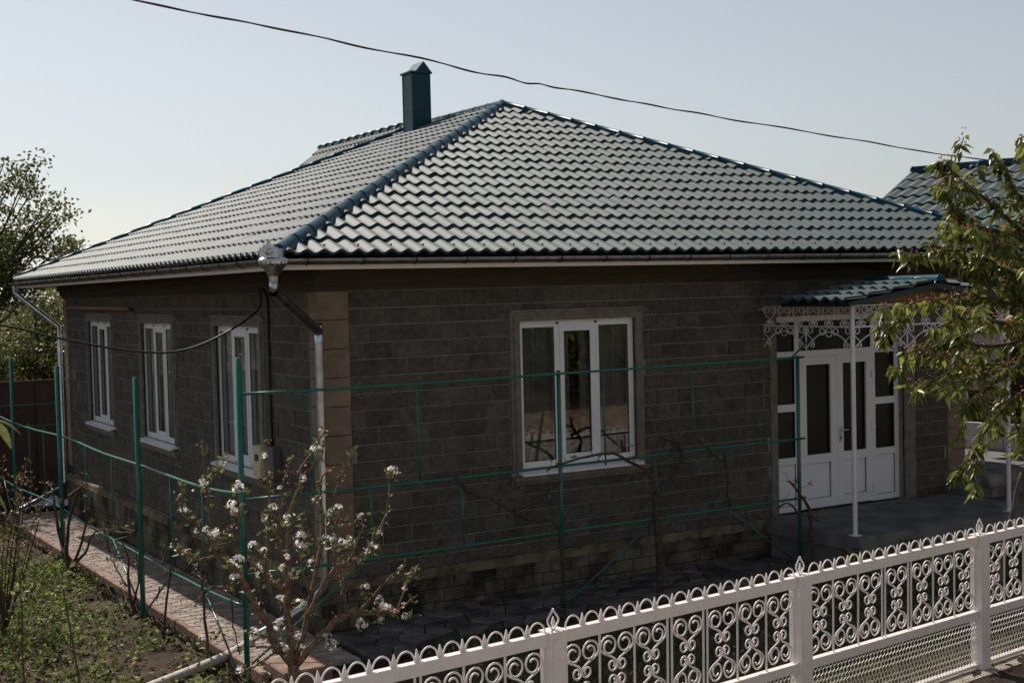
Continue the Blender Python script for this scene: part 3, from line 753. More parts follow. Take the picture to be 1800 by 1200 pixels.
# rainwater head at the corner, ornamented, and its downpipe
hc = (-.84, -.84, 3.76)
h = MB(); h.lathe([(.045,.0),(.05,.06),(.095,.13),(.125,.16)], hc, 20); h.lathe([(.125,.16),(.145,.185),(.15,.21),(.142,.235),(.12,.25)], hc, 40, .03)
h.lathe([(.115,.25),(.118,.34)], hc, 20)
head = h.build('rainwater_head', 'galv', house, smooth=False)
cr = MB(); dirv = V((-.62,-.78,0)).normalized(); sv = V((-dirv.y, dirv.x, 0))
prof = [(-.10,.25),(-.10,.33),(-.085,.36),(-.075,.335),(-.05,.39),(-.035,.37),(0,.435),(.035,.37),(.05,.39),(.075,.335),(.085,.36),(.10,.33),(.10,.25)]
for off in (.122, .128):
    for (s_, z_) in prof: p = V(hc) + dirv*off + sv*s_ + V((0,0,z_)); cr.v.append(tuple(p))
n_ = len(prof); cr.f = [tuple(range(n_)), tuple(range(n_, 2*n_))[::-1]] + [(i, (i+1) % n_, n_+(i+1) % n_, n_+i) for i in range(n_)]
cr.build('crown_plate', 'galv', head, recalc=True)
ro = MB(); ro.lathe([(.0,.0),(.035,.005),(.04,.012),(.02,.02)], (0,0,0), 10)
Mo = Matrix((( -dirv.y, 0, dirv.x, 0),(dirv.x, 0, dirv.y, 0),(0,1,0,0),(0,0,0,1))); ro.v = [tuple(V(hc)+dirv*.13+V((0,0,.31))+ (Mo @ V(v))) for v in ro.v]
ro.build('rosette', 'galv', head)
d = MB(); d.tube([(-.84,-.84,3.78),(-.84,-.84,3.66)], .045, 14); d.build('downpipe_neck', 'galv', house, smooth=True)
d = MB(); d.tube([(-.84,-.84,3.66),(-.10,-.19,3.22)], .052, 14, cap=False); d.build('downpipe_offset', 'galvd', house, smooth=True)
d = MB(); d.tube(cat_curve([(-.10,-.19,3.25),(-.10,-.185,3.1),(-.10,-.17,1.0),(-.10,-.16,.5),(-.13,-.15,.38)], 4), .046, 14); d.build('downpipe', 'galv', house, smooth=True)
d = MB(); d.tube(cat_curve([(-.10,-.16,.46),(-.14,-.14,.36),(-.5,-.02,.1),(-.85,.1,-.08)], 3), .05, 14, cap=False); d.build('downpipe_shoe', 'galv', house, smooth=True)
for z in (2.6, 1.2):
    d = MB(); d.tube([(-.10+.055*math.cos(a), -.175+.055*math.sin(a), z) for a in [2*math.pi*k/14 for k in range(14)]], .006, 4, closed=True); d.box(-.09, -.02, -.17, -.01, z-.008, z+.008); d.build('pipe_clip', 'galvd', house)
d = MB(); d.tube([(-.82,13.40,3.93),(-.82,13.40,3.80),(-.10,13.0,3.12),(-.10,12.98,2.9),(-.10,12.95,.1),(-.2,12.92,-.02),(-1.12,12.6,-.36)], .047, 12, cap=False); d.build('downpipe', 'galv', house, smooth=True)
# pole, cable bracket, conduit and meter boxes on the left wall
d = MB(); d.tube([(-.09,7.75,3.47),(-.09,12.5,3.49)], .033, 8); d.build('wall_pole', 'rust', house, smooth=True)
d = MB(); d.tube(cat_curve([(-.03,1.72,3.86),(-.05,1.70,3.75),(-.06,1.60,3.69),(-.035,1.56,3.5),(-.035,1.56,2.6),(-.035,1.55,1.8)], 4), .017, 6); d.build('cable_conduit', 'black', house, smooth=True)
d = MB(); d.tube([(-.02,1.64,3.74),(-.10,1.64,3.72),(-.12,1.66,3.64)], .014, 6); d.build('cable_hook', 'black', house)
d = MB(); d.box(-.15,-.02,1.64,1.92,1.42,1.80); mbx = d.build('meter_box', 'meter', house)
d = MB(); d.box(-.155,-.151,1.72,1.84,1.62,1.70); d.build('meter_window', 'rubber', mbx)
d = MB(); d.box(-.158,-.151,1.655,1.905,1.435,1.60); d.build('meter_cover', 'meter', mbx)
d = MB(); d.box(-.12,-.02,1.30,1.58,1.45,1.82); d.build('junction_box', 'greybox', house)
# ------------------------------------------------------------------ porch
def spiral(c, r0, r1, a0, turns, n=18, ccw=True):
    out = []
    for i in range(n+1):
        t = i/n; a = a0 + (1 if ccw else -1)*2*math.pi*turns*t; r = r0 + (r1-r0)*t
        out.append((c[0]+r*math.cos(a), c[1]+r*math.sin(a)))
    return out
def bez(p0, p1, p2, p3, n=10):
    return [tuple((1-t)**3*p0[k]+3*(1-t)**2*t*p1[k]+3*(1-t)*t*t*p2[k]+t**3*p3[k] for k in (0,1)) for t in [i/n for i in range(1, n)]]
def s_strand(c1, R1, c2, R2, t1=1.35, t2=1.2):
    # big spiral at c1 leaves on its outer (left) side going down, crosses to the middle, ends in a small spiral at c2
    a_end = math.pi; A = spiral(c1, R1*.38, R1, a_end - 2*math.pi*t1, t1)
    Bs = spiral(c2, R2, R2*.4, 0, t2, ccw=False, n=14)
    p0, p3 = A[-1], Bs[0]; h = (p0[1]-p3[1])
    return A + bez(p0, (p0[0], p0[1]-h*.5), (p3[0], p3[1]+h*.5), p3) + Bs
def mirror(p, sx, sz): return [(x*sx, z*sz) for x, z in p]

porch = thing('porch', 'white wrought iron porch with scroll frieze and small gabled tile roof over entrance doors', 'porch', (7.85, -0.9, 0.45))
b = MB(); b.box(6.32, 9.9, -1.80, -.09, .27, .45); b.box(6.40, 9.8, -1.72, -.09, -.2, .27)
b.build('porch_slab', 'concrete', porch)
for (x, y) in ((6.4,-1.65), (9.28,-1.65)):
    b = MB(); b.tube([(x,y,.45),(x,y,3.34)], .030, 10); b.box(x-.06,x+.06,y-.06,y+.06,.451,.462); b.build('post', 'wpaint2', porch, smooth=False)
def frieze(O, U, length, nbay, name):
    P3 = lambda u, z, w_=0: tuple(O + U*u + V((0,0,z)))
    fr_ = MB()
    fr_.tube([P3(0,3.06), P3(length,3.06)], .013, 4); fr_.tube([P3(0,3.33), P3(length,3.33)], .013, 4); fr_.tube([P3(0,2.74), P3(0,3.34)], .014, 4)
    f_ = fr_.build('frieze', 'wpaint2', porch)
    nc = round(length/.275); cw = length/nc
    for i in range(nc):
        m_ = MB(); uc = (i+.5)*cw
        st = s_strand((-.062,.075), .058, (-.045,-.09), .036, 1.3, 1.1)
        for sx in (1,-1): m_.tube([P3(uc+x*cw/.275, 3.195+z) for x, z in mirror(st, sx, 1)], .0072, 4)
        m_.build('scroll', 'wpaint2', f_)
    bw = length/nbay
    for k in range(nbay):
        m_ = MB(); u0 = k*bw
        m_.tube([P3(u0 + bw*t, 2.76 + .235*math.sin(math.pi*t)**.8) for t in [i/16 for i in range(17)]], .009, 4)
        for (cu, r) in ((.5,.058),(.5-.125,.043),(.5+.125,.043)):
            m_.tube([P3(u0+bw*.5+(cu-.5)*bw*1.15+r*math.cos(a), 3.045-r-(0 if r>.05 else .005)+r*math.sin(a)) for a in [2*math.pi*q/14 for q in range(14)]], .0068, 4, closed=True)
        for sx in (1,-1):
            st = s_strand((-.04,.09), .06, (.0,-.10), .034, 1.2, 1.0)
            base = u0 if sx == 1 else u0 + bw
            m_.tube([P3(base + sx*(.115 + x), 2.92+z) for x, z in st], .0068, 4)
        if k: m_.tube([P3(u0,2.75), P3(u0,3.06)], .009, 4)
        m_.build('arch_bay', 'wpaint2', f_)
frieze(V((6.4,0,0)), V((0,-1,0)), 1.65, 2, 'side')
frieze(V((6.4,-1.65,0)), V((1,0,0)), 2.88, 3, 'front')
# gabled roof of the porch
RX, RZ, EZp = 7.56, 3.585, 3.375
b = MB()
for (ex, s_) in ((6.02, 1), (9.12, -1)):
    pass
b.add([(6.02,-1.98,EZp),(RX,-1.98,RZ),(9.12,-1.98,EZp),(6.02,-.78,EZp),(RX,-.78,RZ),(9.12,-.78,EZp),
       (6.02,-1.98,EZp-.05),(RX,-1.98,RZ-.07),(9.12,-1.98,EZp-.05),(6.02,-.78,EZp-.05),(RX,-.78,RZ-.07),(9.12,-.78,EZp-.05)],
      [(0,1,4,3),(1,2,5,4),(6,9,10,7),(7,10,11,8),(0,6,7,1),(1,7,8,2),(0,3,9,6),(2,8,11,5)])
proof = b.build('roof', 'darksteel', porch, recalc=True)
pt = MB()
for (E0, E1, T0) in ((V((6.0,-.78,EZp+.012)), V((6.0,-2.0,EZp+.012)), V((RX,-.78,RZ+.012))),):
    full, part = tile_slope(E0, E1, [V((RX,-2.0,RZ+.012)), V((RX,-.78,RZ+.012))])
    for (Mx, N) in full: place('roof_tile', tme, proof, Mx)
    for pp in part: pt.add(pp, [tuple(range(len(pp)))])
full, part = tile_slope(V((9.14,-2.0,EZp+.012)), V((9.14,-.78,EZp+.012)), [V((RX,-.78,RZ+.012)), V((RX,-2.0,RZ+.012))])
for (Mx, N) in full: pt.add([Mx @ V(v) for v in TV], TF)
for pp in part: pt.add(pp, [tuple(range(len(pp)))])
pt.build('roof_tile_rows', 'tile_i', proof, kind='stuff')
cap_run(V((RX,-2.02,RZ+.045)), V((RX,-.8,RZ+.045)), proof, seg=.4, r=.075)
b = MB(); b.add([(6.2,-1.66,3.345),(9.0,-1.66,3.345),(RX,-1.66,3.53),(6.2,-1.64,3.345),(9.0,-1.64,3.345),(RX,-1.64,3.53)], [(0,1,2),(5,4,3),(0,3,4,1),(1,4,5,2),(2,5,3,0)]); b.build('gable_boards', 'wood', porch)
b = MB(); b.box(6.1,9.04,-1.70,-.13,3.335,3.344); b.build('ceiling_boards', 'wood', porch)

# ------------------------------------------------------------------ trellises
def rod(name, par, pts, r, n=6, mat='green'):
    b = MB(); b.tube(pts, r, n); return b.build(name, mat, par, smooth=n > 5)
tf = thing('trellis', 'green pipe trellis carrying a bare vine in front of the entrance facade', 'trellis', (2.4, -1.0, 0), 'green pipe trellises round the house')
Yt = -1.0
for (x, z0, z1, r) in ((-1.30,-.3,3.02,.029), (2.46,-.1,2.70,.024), (6.08,-.1,2.70,.024)): rod('post', tf, [(x,Yt,z0),(x,Yt,z1)], r, 10)
for z, zz in ((2.66,2.68),(1.61,1.64),(.86,.88)): rod('rail', tf, cat_curve([(-1.27,Yt-.03,z),(.6,Yt-.03,z-.01),(2.46,Yt-.03,z+.005),(4.3,Yt-.03,zz-.01),(6.16,Yt-.03,zz)], 3), .0155, 8)
for x, z0, z1 in ((-.56,1.6,2.66),(.65,1.6,2.65),(3.05,1.57,2.67),(4.35,1.6,2.67),(5.48,1.63,2.67),(.08,.86,1.6),(1.16,.86,1.58),(3.78,.86,1.6),(4.87,.86,1.61)): rod('bar', tf, [(x+.015,Yt-.03,z0),(x,Yt-.03,z1)], .010)
for a, c in (((2.5,-1.0,.02),(3.77,-1.02,.86)), ((6.05,-1.0,.04),(4.87,-1.02,.87)), ((-1.26,-1.0,-.05),(.06,-1.02,.86)), ((2.42,-1.0,.02),(1.16,-1.02,.86))):
    if a[0] != 2.42: rod('brace', tf, [a, c], .011)
rod('bracket', tf, [(5.95,-1.03,2.68),(6.1,-1.0,2.76),(6.35,-.9,2.86)], .012)
tl = thing('trellis', 'green pipe trellis with sagging top rail running beside the brick path', 'trellis', (-1.38, 4, -.3), 'green pipe trellises round the house')
Xt = -1.38
for (y, z0, z1, r) in ((2.57,-.5,2.67,.031), (7.05,-.6,2.64,.036), (10.85,-.7,2.64,.031)): rod('post', tl, [(Xt,y,z0),(Xt,y,z1)], r, 10)
rod('rail', tl, cat_curve([(-1.32,-.98,1.67),(Xt+.04,.23,1.60),(Xt+.05,2.6,1.58),(Xt+.05,4.6,1.55),(Xt+.05,6.8,1.57),(Xt+.03,9.5,1.50),(Xt+.02,12.2,1.50),(Xt,14.5,1.6)], 5), .0165, 8)
rod('rail', tl, cat_curve([(-1.33,-.98,.55),(Xt+.04,.23,.50),(Xt+.05,2.6,.45),(Xt+.05,5.6,.42),(Xt+.03,8,.45),(Xt,11.1,.36),(Xt,14,.4)], 4), .0155, 8)
for y in (.2, 1.4, 4.1, 5.6, 8.5, 9.7): rod('bar', tl, [(Xt+.05,y-.02,.46),(Xt+.05,y,1.57)], .010)
for a, c in (((Xt,2.5,-.22),(Xt+.04,1.4,.46)), ((Xt,2.64,-.22),(Xt+.04,4.1,.43)), ((Xt,-.9,-.1),(Xt+.04,.2,.5)), ((Xt,10.7,-.4),(Xt+.03,9.6,.38)), ((Xt,11,-.4),(Xt+.03,12.2,.36))): rod('brace', tl, [a, c], .012)
tr_ = thing('trellis', 'pale green two rail trellis across the yard before the brown metal fence', 'trellis', (-2, 13.9, -.6), 'green pipe trellises round the house')
for x in (-2.6, -5.4, .02): rod('post', tr_, [(x,13.9,-.8),(x,13.9,1.9)], .03, 8)
for z in (1.59, 1.16): rod('rail', tr_, [(-5.5,13.87,z),(.1,13.87,z-.02)], .015, 6)

# ------------------------------------------------------------------ white ornamental fence along the street
A8 = math.radians(8.75); SP = 2.662
fence = bpy.data.objects.new('ornamental_fence', None); COL.objects.link(fence)
FP = V((-.852, -6.035, 0)); fence.location = FP; fence.rotation_euler = (0, 0, A8); WL[fence.name] = FP
tag(fence, 'white wrought iron street fence with scroll panels, hoop top and expanded mesh below', 'fence')
ci, si = math.cos(A8), math.sin(A8)
def lobj(name, me, par, loc=(0,0,0)):
    o = bpy.data.objects.new(name, me); COL.objects.link(o); o.parent = par; o.location = loc; WL[o.name] = V(loc); return o
def lmesh(mb, name, mat, smooth=False):
    me = mb.mesh(name, smooth); me.materials.append(MT[mat]); return me
b = MB(); b.box(-.072,.072,-.06,.06,.0,1.292); b.box(-.055,.055,-.066,-.0605,.03,1.25); b.box(-.078,.078,-.066,.066,1.293,1.302); post_me = lmesh(b, 'post', 'wpaint')
fl = []
for t in [i/12 for i in range(13)]:
    fl.append((-.052*math.sin(math.pi*min(1, t*1.0))*(1.0 if t < .45 else 1-.55*(t-.45)/.55), .145*t))
b = MB(); L_ = [(x,0,z+1.30) for x, z in fl]; Rr_ = [(-x,0,z+1.30) for x, z in fl]
b.tube(L_, .0075, 5); b.tube(Rr_, .0075, 5); b.add([(0,-.006,1.315),(.017,-.006,1.35),(0,-.006,1.395),(-.017,-.006,1.35),(0,.006,1.315),(.017,.006,1.35),(0,.006,1.395),(-.017,.006,1.35)], [(0,1,2,3),(7,6,5,4),(0,4,5,1),(1,5,6,2),(2,6,7,3),(3,7,4,0)])
fin_me = lmesh(b, 'finial', 'wpaint')
PI_ = SP - .145; x0p = .0725
b = MB(); b.box(0, PI_, -.03, .03, 1.205, 1.29); b.box(0, PI_, -.03, .03, .515, .59); b.box(0, PI_, -.02, .02, .055, .085)
for z in (.59,): pass
fr_me = lmesh(b, 'panel_frame', 'wpaint')
cw = (PI_ - .12)/7
edges = []; u = .0; cells = []
for k in range(7):
    if k in (3, 4): u += .045
    cells.append(u + cw/2)
    u += cw
    edges.append(u)
b = MB(); b.box(-.006,.006,-.006,.006,.591,1.204); bar_me = lmesh(b, 'upright_bar', 'wpaint')
hh = (1.205-.59)/2
st1 = s_strand((-.079,.198), .082, (-.047,.058), .047, 1.4, 1.15)
b = MB()
for sx in (1,-1):
    for sz in (1,-1):
        k = 1.0 if sz == 1 else .93
        b.tube([(x*k*.985, 0, z*sz) for x, z in mirror(st1, sx, 1)], .0078, 5)
scr_me = lmesh(b, 'scroll', 'wpaint', True)
NA = 14; aw = PI_/NA
b = MB()
b.tube([(.070*math.cos(a), 0, .082*math.sin(a)) for a in [math.pi*q/12 for q in range(13)]], .0066, 5)
hoop_me = lmesh(b, 'hoop', 'wpaint', True)
b = MB(); sp_ = [(-.010,0),(-.016,.03),(-.011,.05),(0,.085),(.011,.05),(.016,.03),(.010,0)]
n_ = len(sp_); b.add([(x,-.006,z) for x, z in sp_] + [(x,.006,z) for x, z in sp_], [tuple(range(n_))[::-1], tuple(range(n_, 2*n_))] + [(i,(i+1) % n_, n_+(i+1) % n_, n_+i) for i in range(n_)])
spear_me = lmesh(b, 'spear', 'wpaint')
b = MB(); nw = 100; cwid = PI_/nw; rh = .0235
for i in range(nw):
    pts = []
    for k in range(19):
        z = .085 + .43*k/18; pts.append((cwid*(i+.5) + (cwid*.46 if (k % 4 in (1,2)) == (i % 2 == 0) else -cwid*.46), -.004 if k % 2 else .004, z))
    b.tube(pts, .0036, 4, cap=False)
mesh_me = lmesh(b, 'expanded_mesh', 'wpaint')
for k in range(-2, 5):
    dzk = -.036*k
    po = lobj('post', post_me, fence, (k*SP, 0, dzk)); lobj('finial', fin_me, po)
    if k == 4: break
    pn = lobj('panel', fr_me, fence, (k*SP + x0p, 0, dzk))
    # each panel steps down with the ground a little
    pn.rotation_euler = (0, math.atan(.036/SP), 0)
    for c in cells:
        q_ = lobj('scroll', scr_me, pn, (c + random.uniform(-.003,.003), 0, .8975)); q_.rotation_euler = (random.uniform(-.012,.012), random.uniform(-.02,.02), random.uniform(-.04,.04)); q_.scale = (random.choice((1,-1))*random.uniform(.97,1.0), 1, random.uniform(.985,1.0))
    bars = set()
    for q, c in enumerate(cells):
        bars.add(round(c - cw/2, 3)); bars.add(round(c + cw/2, 3))
    for u in sorted(bars):
        if .01 < u < PI_-.01: lobj('upright_bar', bar_me, pn, (u, 0, 0))
    for q in range(NA): lobj('hoop', hoop_me, pn, (aw*(q+.5), 0, 1.288))
    for q in range(1, NA): lobj('spear', spear_me, pn, (aw*q, 0, 1.288)).rotation_euler = (random.uniform(-.08,.08), random.uniform(-.06,.06), 0)
    mo = lobj('expanded_mesh', mesh_me, pn); mo['kind'] = 'stuff'
# concrete sill under the fence, in lengths
for k in range(-2, 4):
    b = MB(); 
    c0, c1 = k*SP + .004, (k+1)*SP - .004
    z0, z1 = -.036*k, -.036*(k+1)
    def LW(x, y, z): return (FP.x + x*ci - y*si, FP.y + x*si + y*ci, z)
    q = [LW(c0,-.17,-.7),LW(c1,-.17,-.7),LW(c1,.13,-.7),LW(c0,.13,-.7),LW(c0,-.17,z0+.035),LW(c1,-.17,z1+.035),LW(c1,.13,z1+.04),LW(c0,.13,z0+.04)]
    b.add(q, [(0,3,2,1),(4,5,6,7),(0,1,5,4),(1,2,6,5),(2,3,7,6),(3,0,4,7)])
    if k == -2: sill0 = b.build('fence_base', 'kerbstone'); tag(sill0, 'low concrete footing wall beneath the white scroll fence', 'footing')
    else: b.build('footing_length', 'kerbstone', sill0)

# ------------------------------------------------------------------ cables
b = MB(); wp = [(-4.6,-5.0,5.72),(-3.14,-4.49,5.66),(-2.04,-4.22,5.61),(-0.65,-3.88,5.53),(0.4,-3.58,5.47),(1.05,-3.5,5.43),(2.1,-3.19,5.4),(3.43,-3.05,5.31),(4.99,-2.93,5.21),(6.61,-2.85,5.09),(8.08,-2.8,5.02),(14,-2.6,4.75)]
cc = cat_curve(wp, 14)
wv = lambda i: (.008*math.sin(i*.62+math.sin(i*.21)))*(.35+.65*math.sin(math.pi*min(1,max(0,(i-20)/80)))**2)
b.tube([p + V((0,0,wv(i))) for i, p in enumerate(cc)], .0060, 6); b.tube([p + V((0,.009*math.cos(i*.5),wv(i)+.006*math.sin(i*.5))) for i, p in enumerate(cc)], .0048, 6)
tag(b.build('overhead_cable', 'wire', smooth=True), 'dark twisted overhead cable crossing the sky above the roof', 'cable')
b = MB(); wp = [(-12,3.2,4.9),(-7.0,1.4,4.05),(-4.6,.55,3.62),(-3.31,0.16,3.40),(-2.82,-0.03,3.26),(-2.11,-0.1,3.10),(-1.52,0.13,3.07),(-0.9,0.47,3.24),(-0.39,0.87,3.48),(-.10,1.62,3.70)]
b.tube(cat_curve(wp, 6), .012, 5)
tag(b.build('service_cable', 'black', smooth=True), 'black electric cable sagging across the left wall to its bracket', 'cable')

# ------------------------------------------------------------------ vegetation data (world coordinates)
APPLE=[([(-1.806,-3.736,0.11),(-1.809,-3.719,0.432),(-1.84,-3.69,0.68)],0.062,0.045),([(-1.84,-3.69,0.68),(-1.973,-3.661,0.848),(-2.032,-3.676,1.031),(-2.139,-3.663,1.214),(-2.228,-3.659,1.414),(-2.319,-3.658,1.529),(-2.427,-3.648,1.624),(-2.499,-3.656,1.782),(-2.604,-3.646,1.903),(-2.679,-3.657,1.986),(-2.691,-3.696,2.229)],0.036,0.008),([(-2.442,-3.696,1.634),(-2.589,-3.746,1.624),(-2.699,-3.813,1.694),(-2.823,-3.872,1.763)],0.012,0.006),([(-2.476,-3.728,1.772),(-2.353,-3.724,1.757),(-2.312,-3.667,1.837),(-2.205,-3.647,1.971)],0.011,0.005),([(-2.504,-3.766,1.872),(-2.545,-3.814,2.192),(-2.572,-3.868,2.56)],0.01,0.004),([(-2.542,-3.783,2.261),(-2.463,-3.828,2.295),(-2.397,-3.863,2.401)],0.006,0.003),([(-1.84,-3.69,0.68),(-1.842,-3.627,0.896),(-1.828,-3.571,1.172),(-1.792,-3.528,1.449),(-1.757,-3.485,1.709),(-1.717,-3.449,1.894),(-1.625,-3.442,2.099),(-1.623,-3.389,2.171),(-1.498,-3.403,2.338),(-1.389,-3.408,2.508)],0.034,0.006),([(-1.611,-3.41,2.133),(-1.471,-3.486,2.285),(-1.446,-3.496,2.401)],0.008,0.004),([(-1.812,-3.563,1.264),(-1.961,-3.511,1.333),(-1.985,-3.531,1.436),(-1.968,-3.565,1.745),(-1.959,-3.595,2.053),(-1.987,-3.609,2.247),(-1.989,-3.636,2.476)],0.02,0.005),([(-1.823,-3.699,0.698),(-1.652,-3.639,1.16),(-1.502,-3.565,1.692),(-1.464,-3.439,1.886),(-1.392,-3.332,2.104),(-1.257,-3.27,2.165)],0.026,0.006),([(-1.315,-3.363,1.92),(-1.227,-3.348,2.11),(-1.113,-3.348,2.301)],0.008,0.004),([(-1.458,-3.462,1.711),(-1.311,-3.462,1.694),(-1.186,-3.448,1.718)],0.008,0.004),([(-1.815,-3.704,0.679),(-1.598,-3.889,0.991),(-1.488,-4.019,1.096),(-1.399,-4.14,1.117),(-1.296,-4.27,1.137),(-1.226,-4.381,1.149)],0.034,0.012),([(-1.435,-4.084,1.111),(-1.214,-4.062,1.293),(-1.007,-4.033,1.414)],0.013,0.006),([(-1.241,-4.371,1.158),(-1.132,-4.369,1.357),(-1.065,-4.346,1.456)],0.009,0.004),([(-1.233,-4.376,1.158),(-1.006,-4.275,1.228)],0.007,0.004),([(-1.716,-3.688,1.044),(-1.475,-3.727,1.403),(-1.345,-3.716,1.423),(-1.177,-3.724,1.521),(-1.09,-3.683,1.642),(-0.967,-3.661,1.803),(-0.896,-3.601,2.127)],0.022,0.006),([(-1.474,-3.699,1.398),(-1.45,-3.674,1.624),(-1.423,-3.649,1.889)],0.01,0.004),([(-1.345,-3.716,1.433),(-1.211,-3.668,1.673),(-1.15,-3.581,1.812)],0.009,0.004),([(-1.441,-3.909,1.067),(-1.557,-4.058,1.377),(-1.63,-4.231,1.73)],0.01,0.004),([(-1.941,-3.624,0.796),(-2.037,-3.723,0.796),(-2.198,-3.785,0.743),(-2.337,-3.857,0.765)],0.014,0.006),([(-1.969,-3.603,0.911),(-2.135,-3.792,0.977),(-2.296,-3.984,1.062)],0.01,0.005),([(-1.804,-3.559,1.456),(-1.925,-3.654,1.639),(-1.96,-3.796,1.89),(-1.98,-3.947,2.134),(-1.961,-4.121,2.407)],0.013,0.004),([(-1.697,-3.751,1.188),(-1.811,-3.863,1.508),(-1.846,-4.023,1.798),(-1.917,-4.167,1.972)],0.012,0.004),([(-1.984,-3.574,1.347),(-2.13,-3.772,1.496),(-2.289,-3.963,1.622)],0.011,0.005)]
BLOSSOM=[(-2.518,-3.689,1.835),(-2.353,-3.959,1.629),(-2.331,-3.696,1.564),(-2.291,-3.678,1.445),(-2.241,-3.654,2.116),(-2.282,-3.651,1.999),(-2.084,-3.521,1.638),(-2.01,-3.559,1.596),(-1.953,-3.623,1.942),(-2.003,-3.59,1.857),(-1.77,-3.476,1.826),(-1.87,-4.007,1.761),(-1.853,-3.982,1.681),(-1.806,-3.541,1.511),(-1.849,-3.541,1.429),(-1.624,-3.594,1.458),(-1.776,-3.585,1.379),(-1.758,-3.648,1.157),(-1.498,-3.423,1.947),(-1.413,-3.69,1.893),(-1.475,-3.661,1.848),(-1.508,-3.626,1.633),(-1.474,-3.694,1.649),(-1.635,-4.264,1.726),(-1.317,-3.69,1.601),(-1.134,-3.748,1.559),(-1.19,-3.752,1.517),(-1.268,-4.127,1.199),(-1.306,-4.297,1.19),(-1.201,-4.432,1.118),(-1.33,-4.274,1.077),(-1.437,-4.128,1.035),(-1.913,-3.594,0.996),(-1.8,-3.682,0.902),(-1.929,-3.7,0.812),(-1.641,-3.888,0.902),(-1.611,-3.909,0.845),(-2.609,-3.834,1.042),(-2.482,-3.906,1.111),(-1.36,-4.067,1.305),(-0.9,-3.633,2.141),(-1.887,-3.569,1.199),(-1.492,-3.441,2.351),(-2.569,-3.833,2.224),(-2.231,-3.658,2.162),(-1.946,-3.619,1.788),(-2.476,-3.761,1.814),(-1.763,-3.736,0.812)]
CHERRY=[[(4.431,-6.763,3.261),(4.033,-6.491,3.7),(3.691,-6.255,4.043),(3.429,-6.069,4.337),(3.165,-5.883,4.608)],[(4.423,-6.767,3.072),(3.985,-6.414,3.464),(3.639,-6.122,3.714),(3.409,-5.902,3.868),(3.082,-5.636,3.807)],[(4.415,-6.772,2.882),(3.982,-6.415,3.273),(3.636,-6.121,3.427),(3.364,-5.876,3.483),(3.08,-5.631,3.37),(2.913,-5.462,3.105)],[(4.408,-6.776,2.693),(4.002,-6.343,3.08),(3.669,-5.972,3.037),(3.455,-5.668,3.088),(3.198,-5.352,2.841)],[(4.404,-6.778,2.598),(3.92,-6.403,2.893),(3.605,-6.14,2.899),(3.324,-5.901,2.856),(3.084,-5.693,2.666)],[(4.396,-6.782,2.408),(4.101,-6.431,2.645),(3.89,-6.141,2.642),(3.744,-5.903,2.341),(3.594,-5.668,1.908)],[(4.435,-6.761,3.356),(3.835,-6.745,4.018),(3.299,-6.782,4.326),(2.93,-6.916,4.676)],[(4.02,-6.5,3.7),(3.645,-6.347,3.944),(3.189,-6.151,4.093),(2.964,-6.086,4.374)],[(3.906,-6.469,2.896),(3.962,-6.17,2.492),(4.096,-5.915,2.115)],[(4.1,-6.549,3.65),(3.861,-6.348,4.086),(3.697,-6.198,4.379),(3.631,-6.11,4.576)],[(3.925,-6.459,3.37),(3.755,-6.143,3.568),(3.572,-5.822,3.723),(3.467,-5.544,3.931)],[(3.917,-6.463,3.181),(3.368,-6.447,3.247),(2.834,-6.442,3.31),(2.387,-6.493,3.237)],[(3.869,-6.443,2.992),(3.564,-6.344,2.909),(3.256,-6.251,2.686),(3.075,-6.228,2.556)],[(4.003,-6.509,3.273),(3.532,-6.434,3.754),(3.1,-6.395,3.942),(2.789,-6.433,3.986)]]
CHERRYTRUNK=[(4.436,-6.875,0.889),(4.438,-6.819,2.122),(4.415,-6.772,2.882),(4.385,-6.719,3.642)]
VINEF=[[(3.79,-1.05,0.37),(3.75,-1.05,0.92),(3.74,-1.05,1.15),(4.04,-1.05,1.36),(4.17,-1.05,1.56),(4.05,-1.05,1.77),(4.01,-1.05,1.91)],[(3.74,-1.05,1.09),(3.68,-1.05,1.4),(3.38,-1.05,1.58),(3.14,-1.05,1.7),(2.86,-1.05,1.7),(2.54,-1.05,1.65),(2.24,-1.05,1.59)],[(4.0,-1.05,1.67),(4.22,-1.05,1.74),(4.44,-1.05,1.74),(4.65,-1.05,1.55),(4.78,-1.05,1.46)],[(4.83,-1.05,1.54),(4.85,-1.05,1.25),(4.83,-1.05,0.9)],[(3.74,-1.05,1.12),(3.57,-1.05,1.07),(3.42,-1.05,0.9)],[(1.07,-1.05,1.6),(1.31,-1.05,1.41),(1.53,-1.05,1.34),(1.78,-1.05,1.17),(2.03,-1.05,1.04),(2.3,-1.05,1.01),(2.41,-1.05,0.9)],[(1.8,-1.05,1.18),(2.11,-1.05,1.27),(2.42,-1.05,1.45)],[(4.05,-1.05,1.77),(3.84,-1.05,1.82),(3.77,-1.05,1.69)],[(2.41,-1.05,0.9),(2.43,-1.05,0.44),(2.44,-1.05,0.05)]]
CANE=[[(6.1,-1.2,0.46),(6.09,-1.2,0.68),(5.96,-1.2,0.91),(5.8,-1.2,1.09),(5.71,-1.2,1.15)],[(5.89,-1.2,0.7),(5.7,-1.2,0.87),(5.51,-1.2,0.83)],[(5.8,-1.2,1.09),(5.85,-1.2,1.13)],[(6.03,-1.2,0.69),(6.22,-1.2,0.59)]]
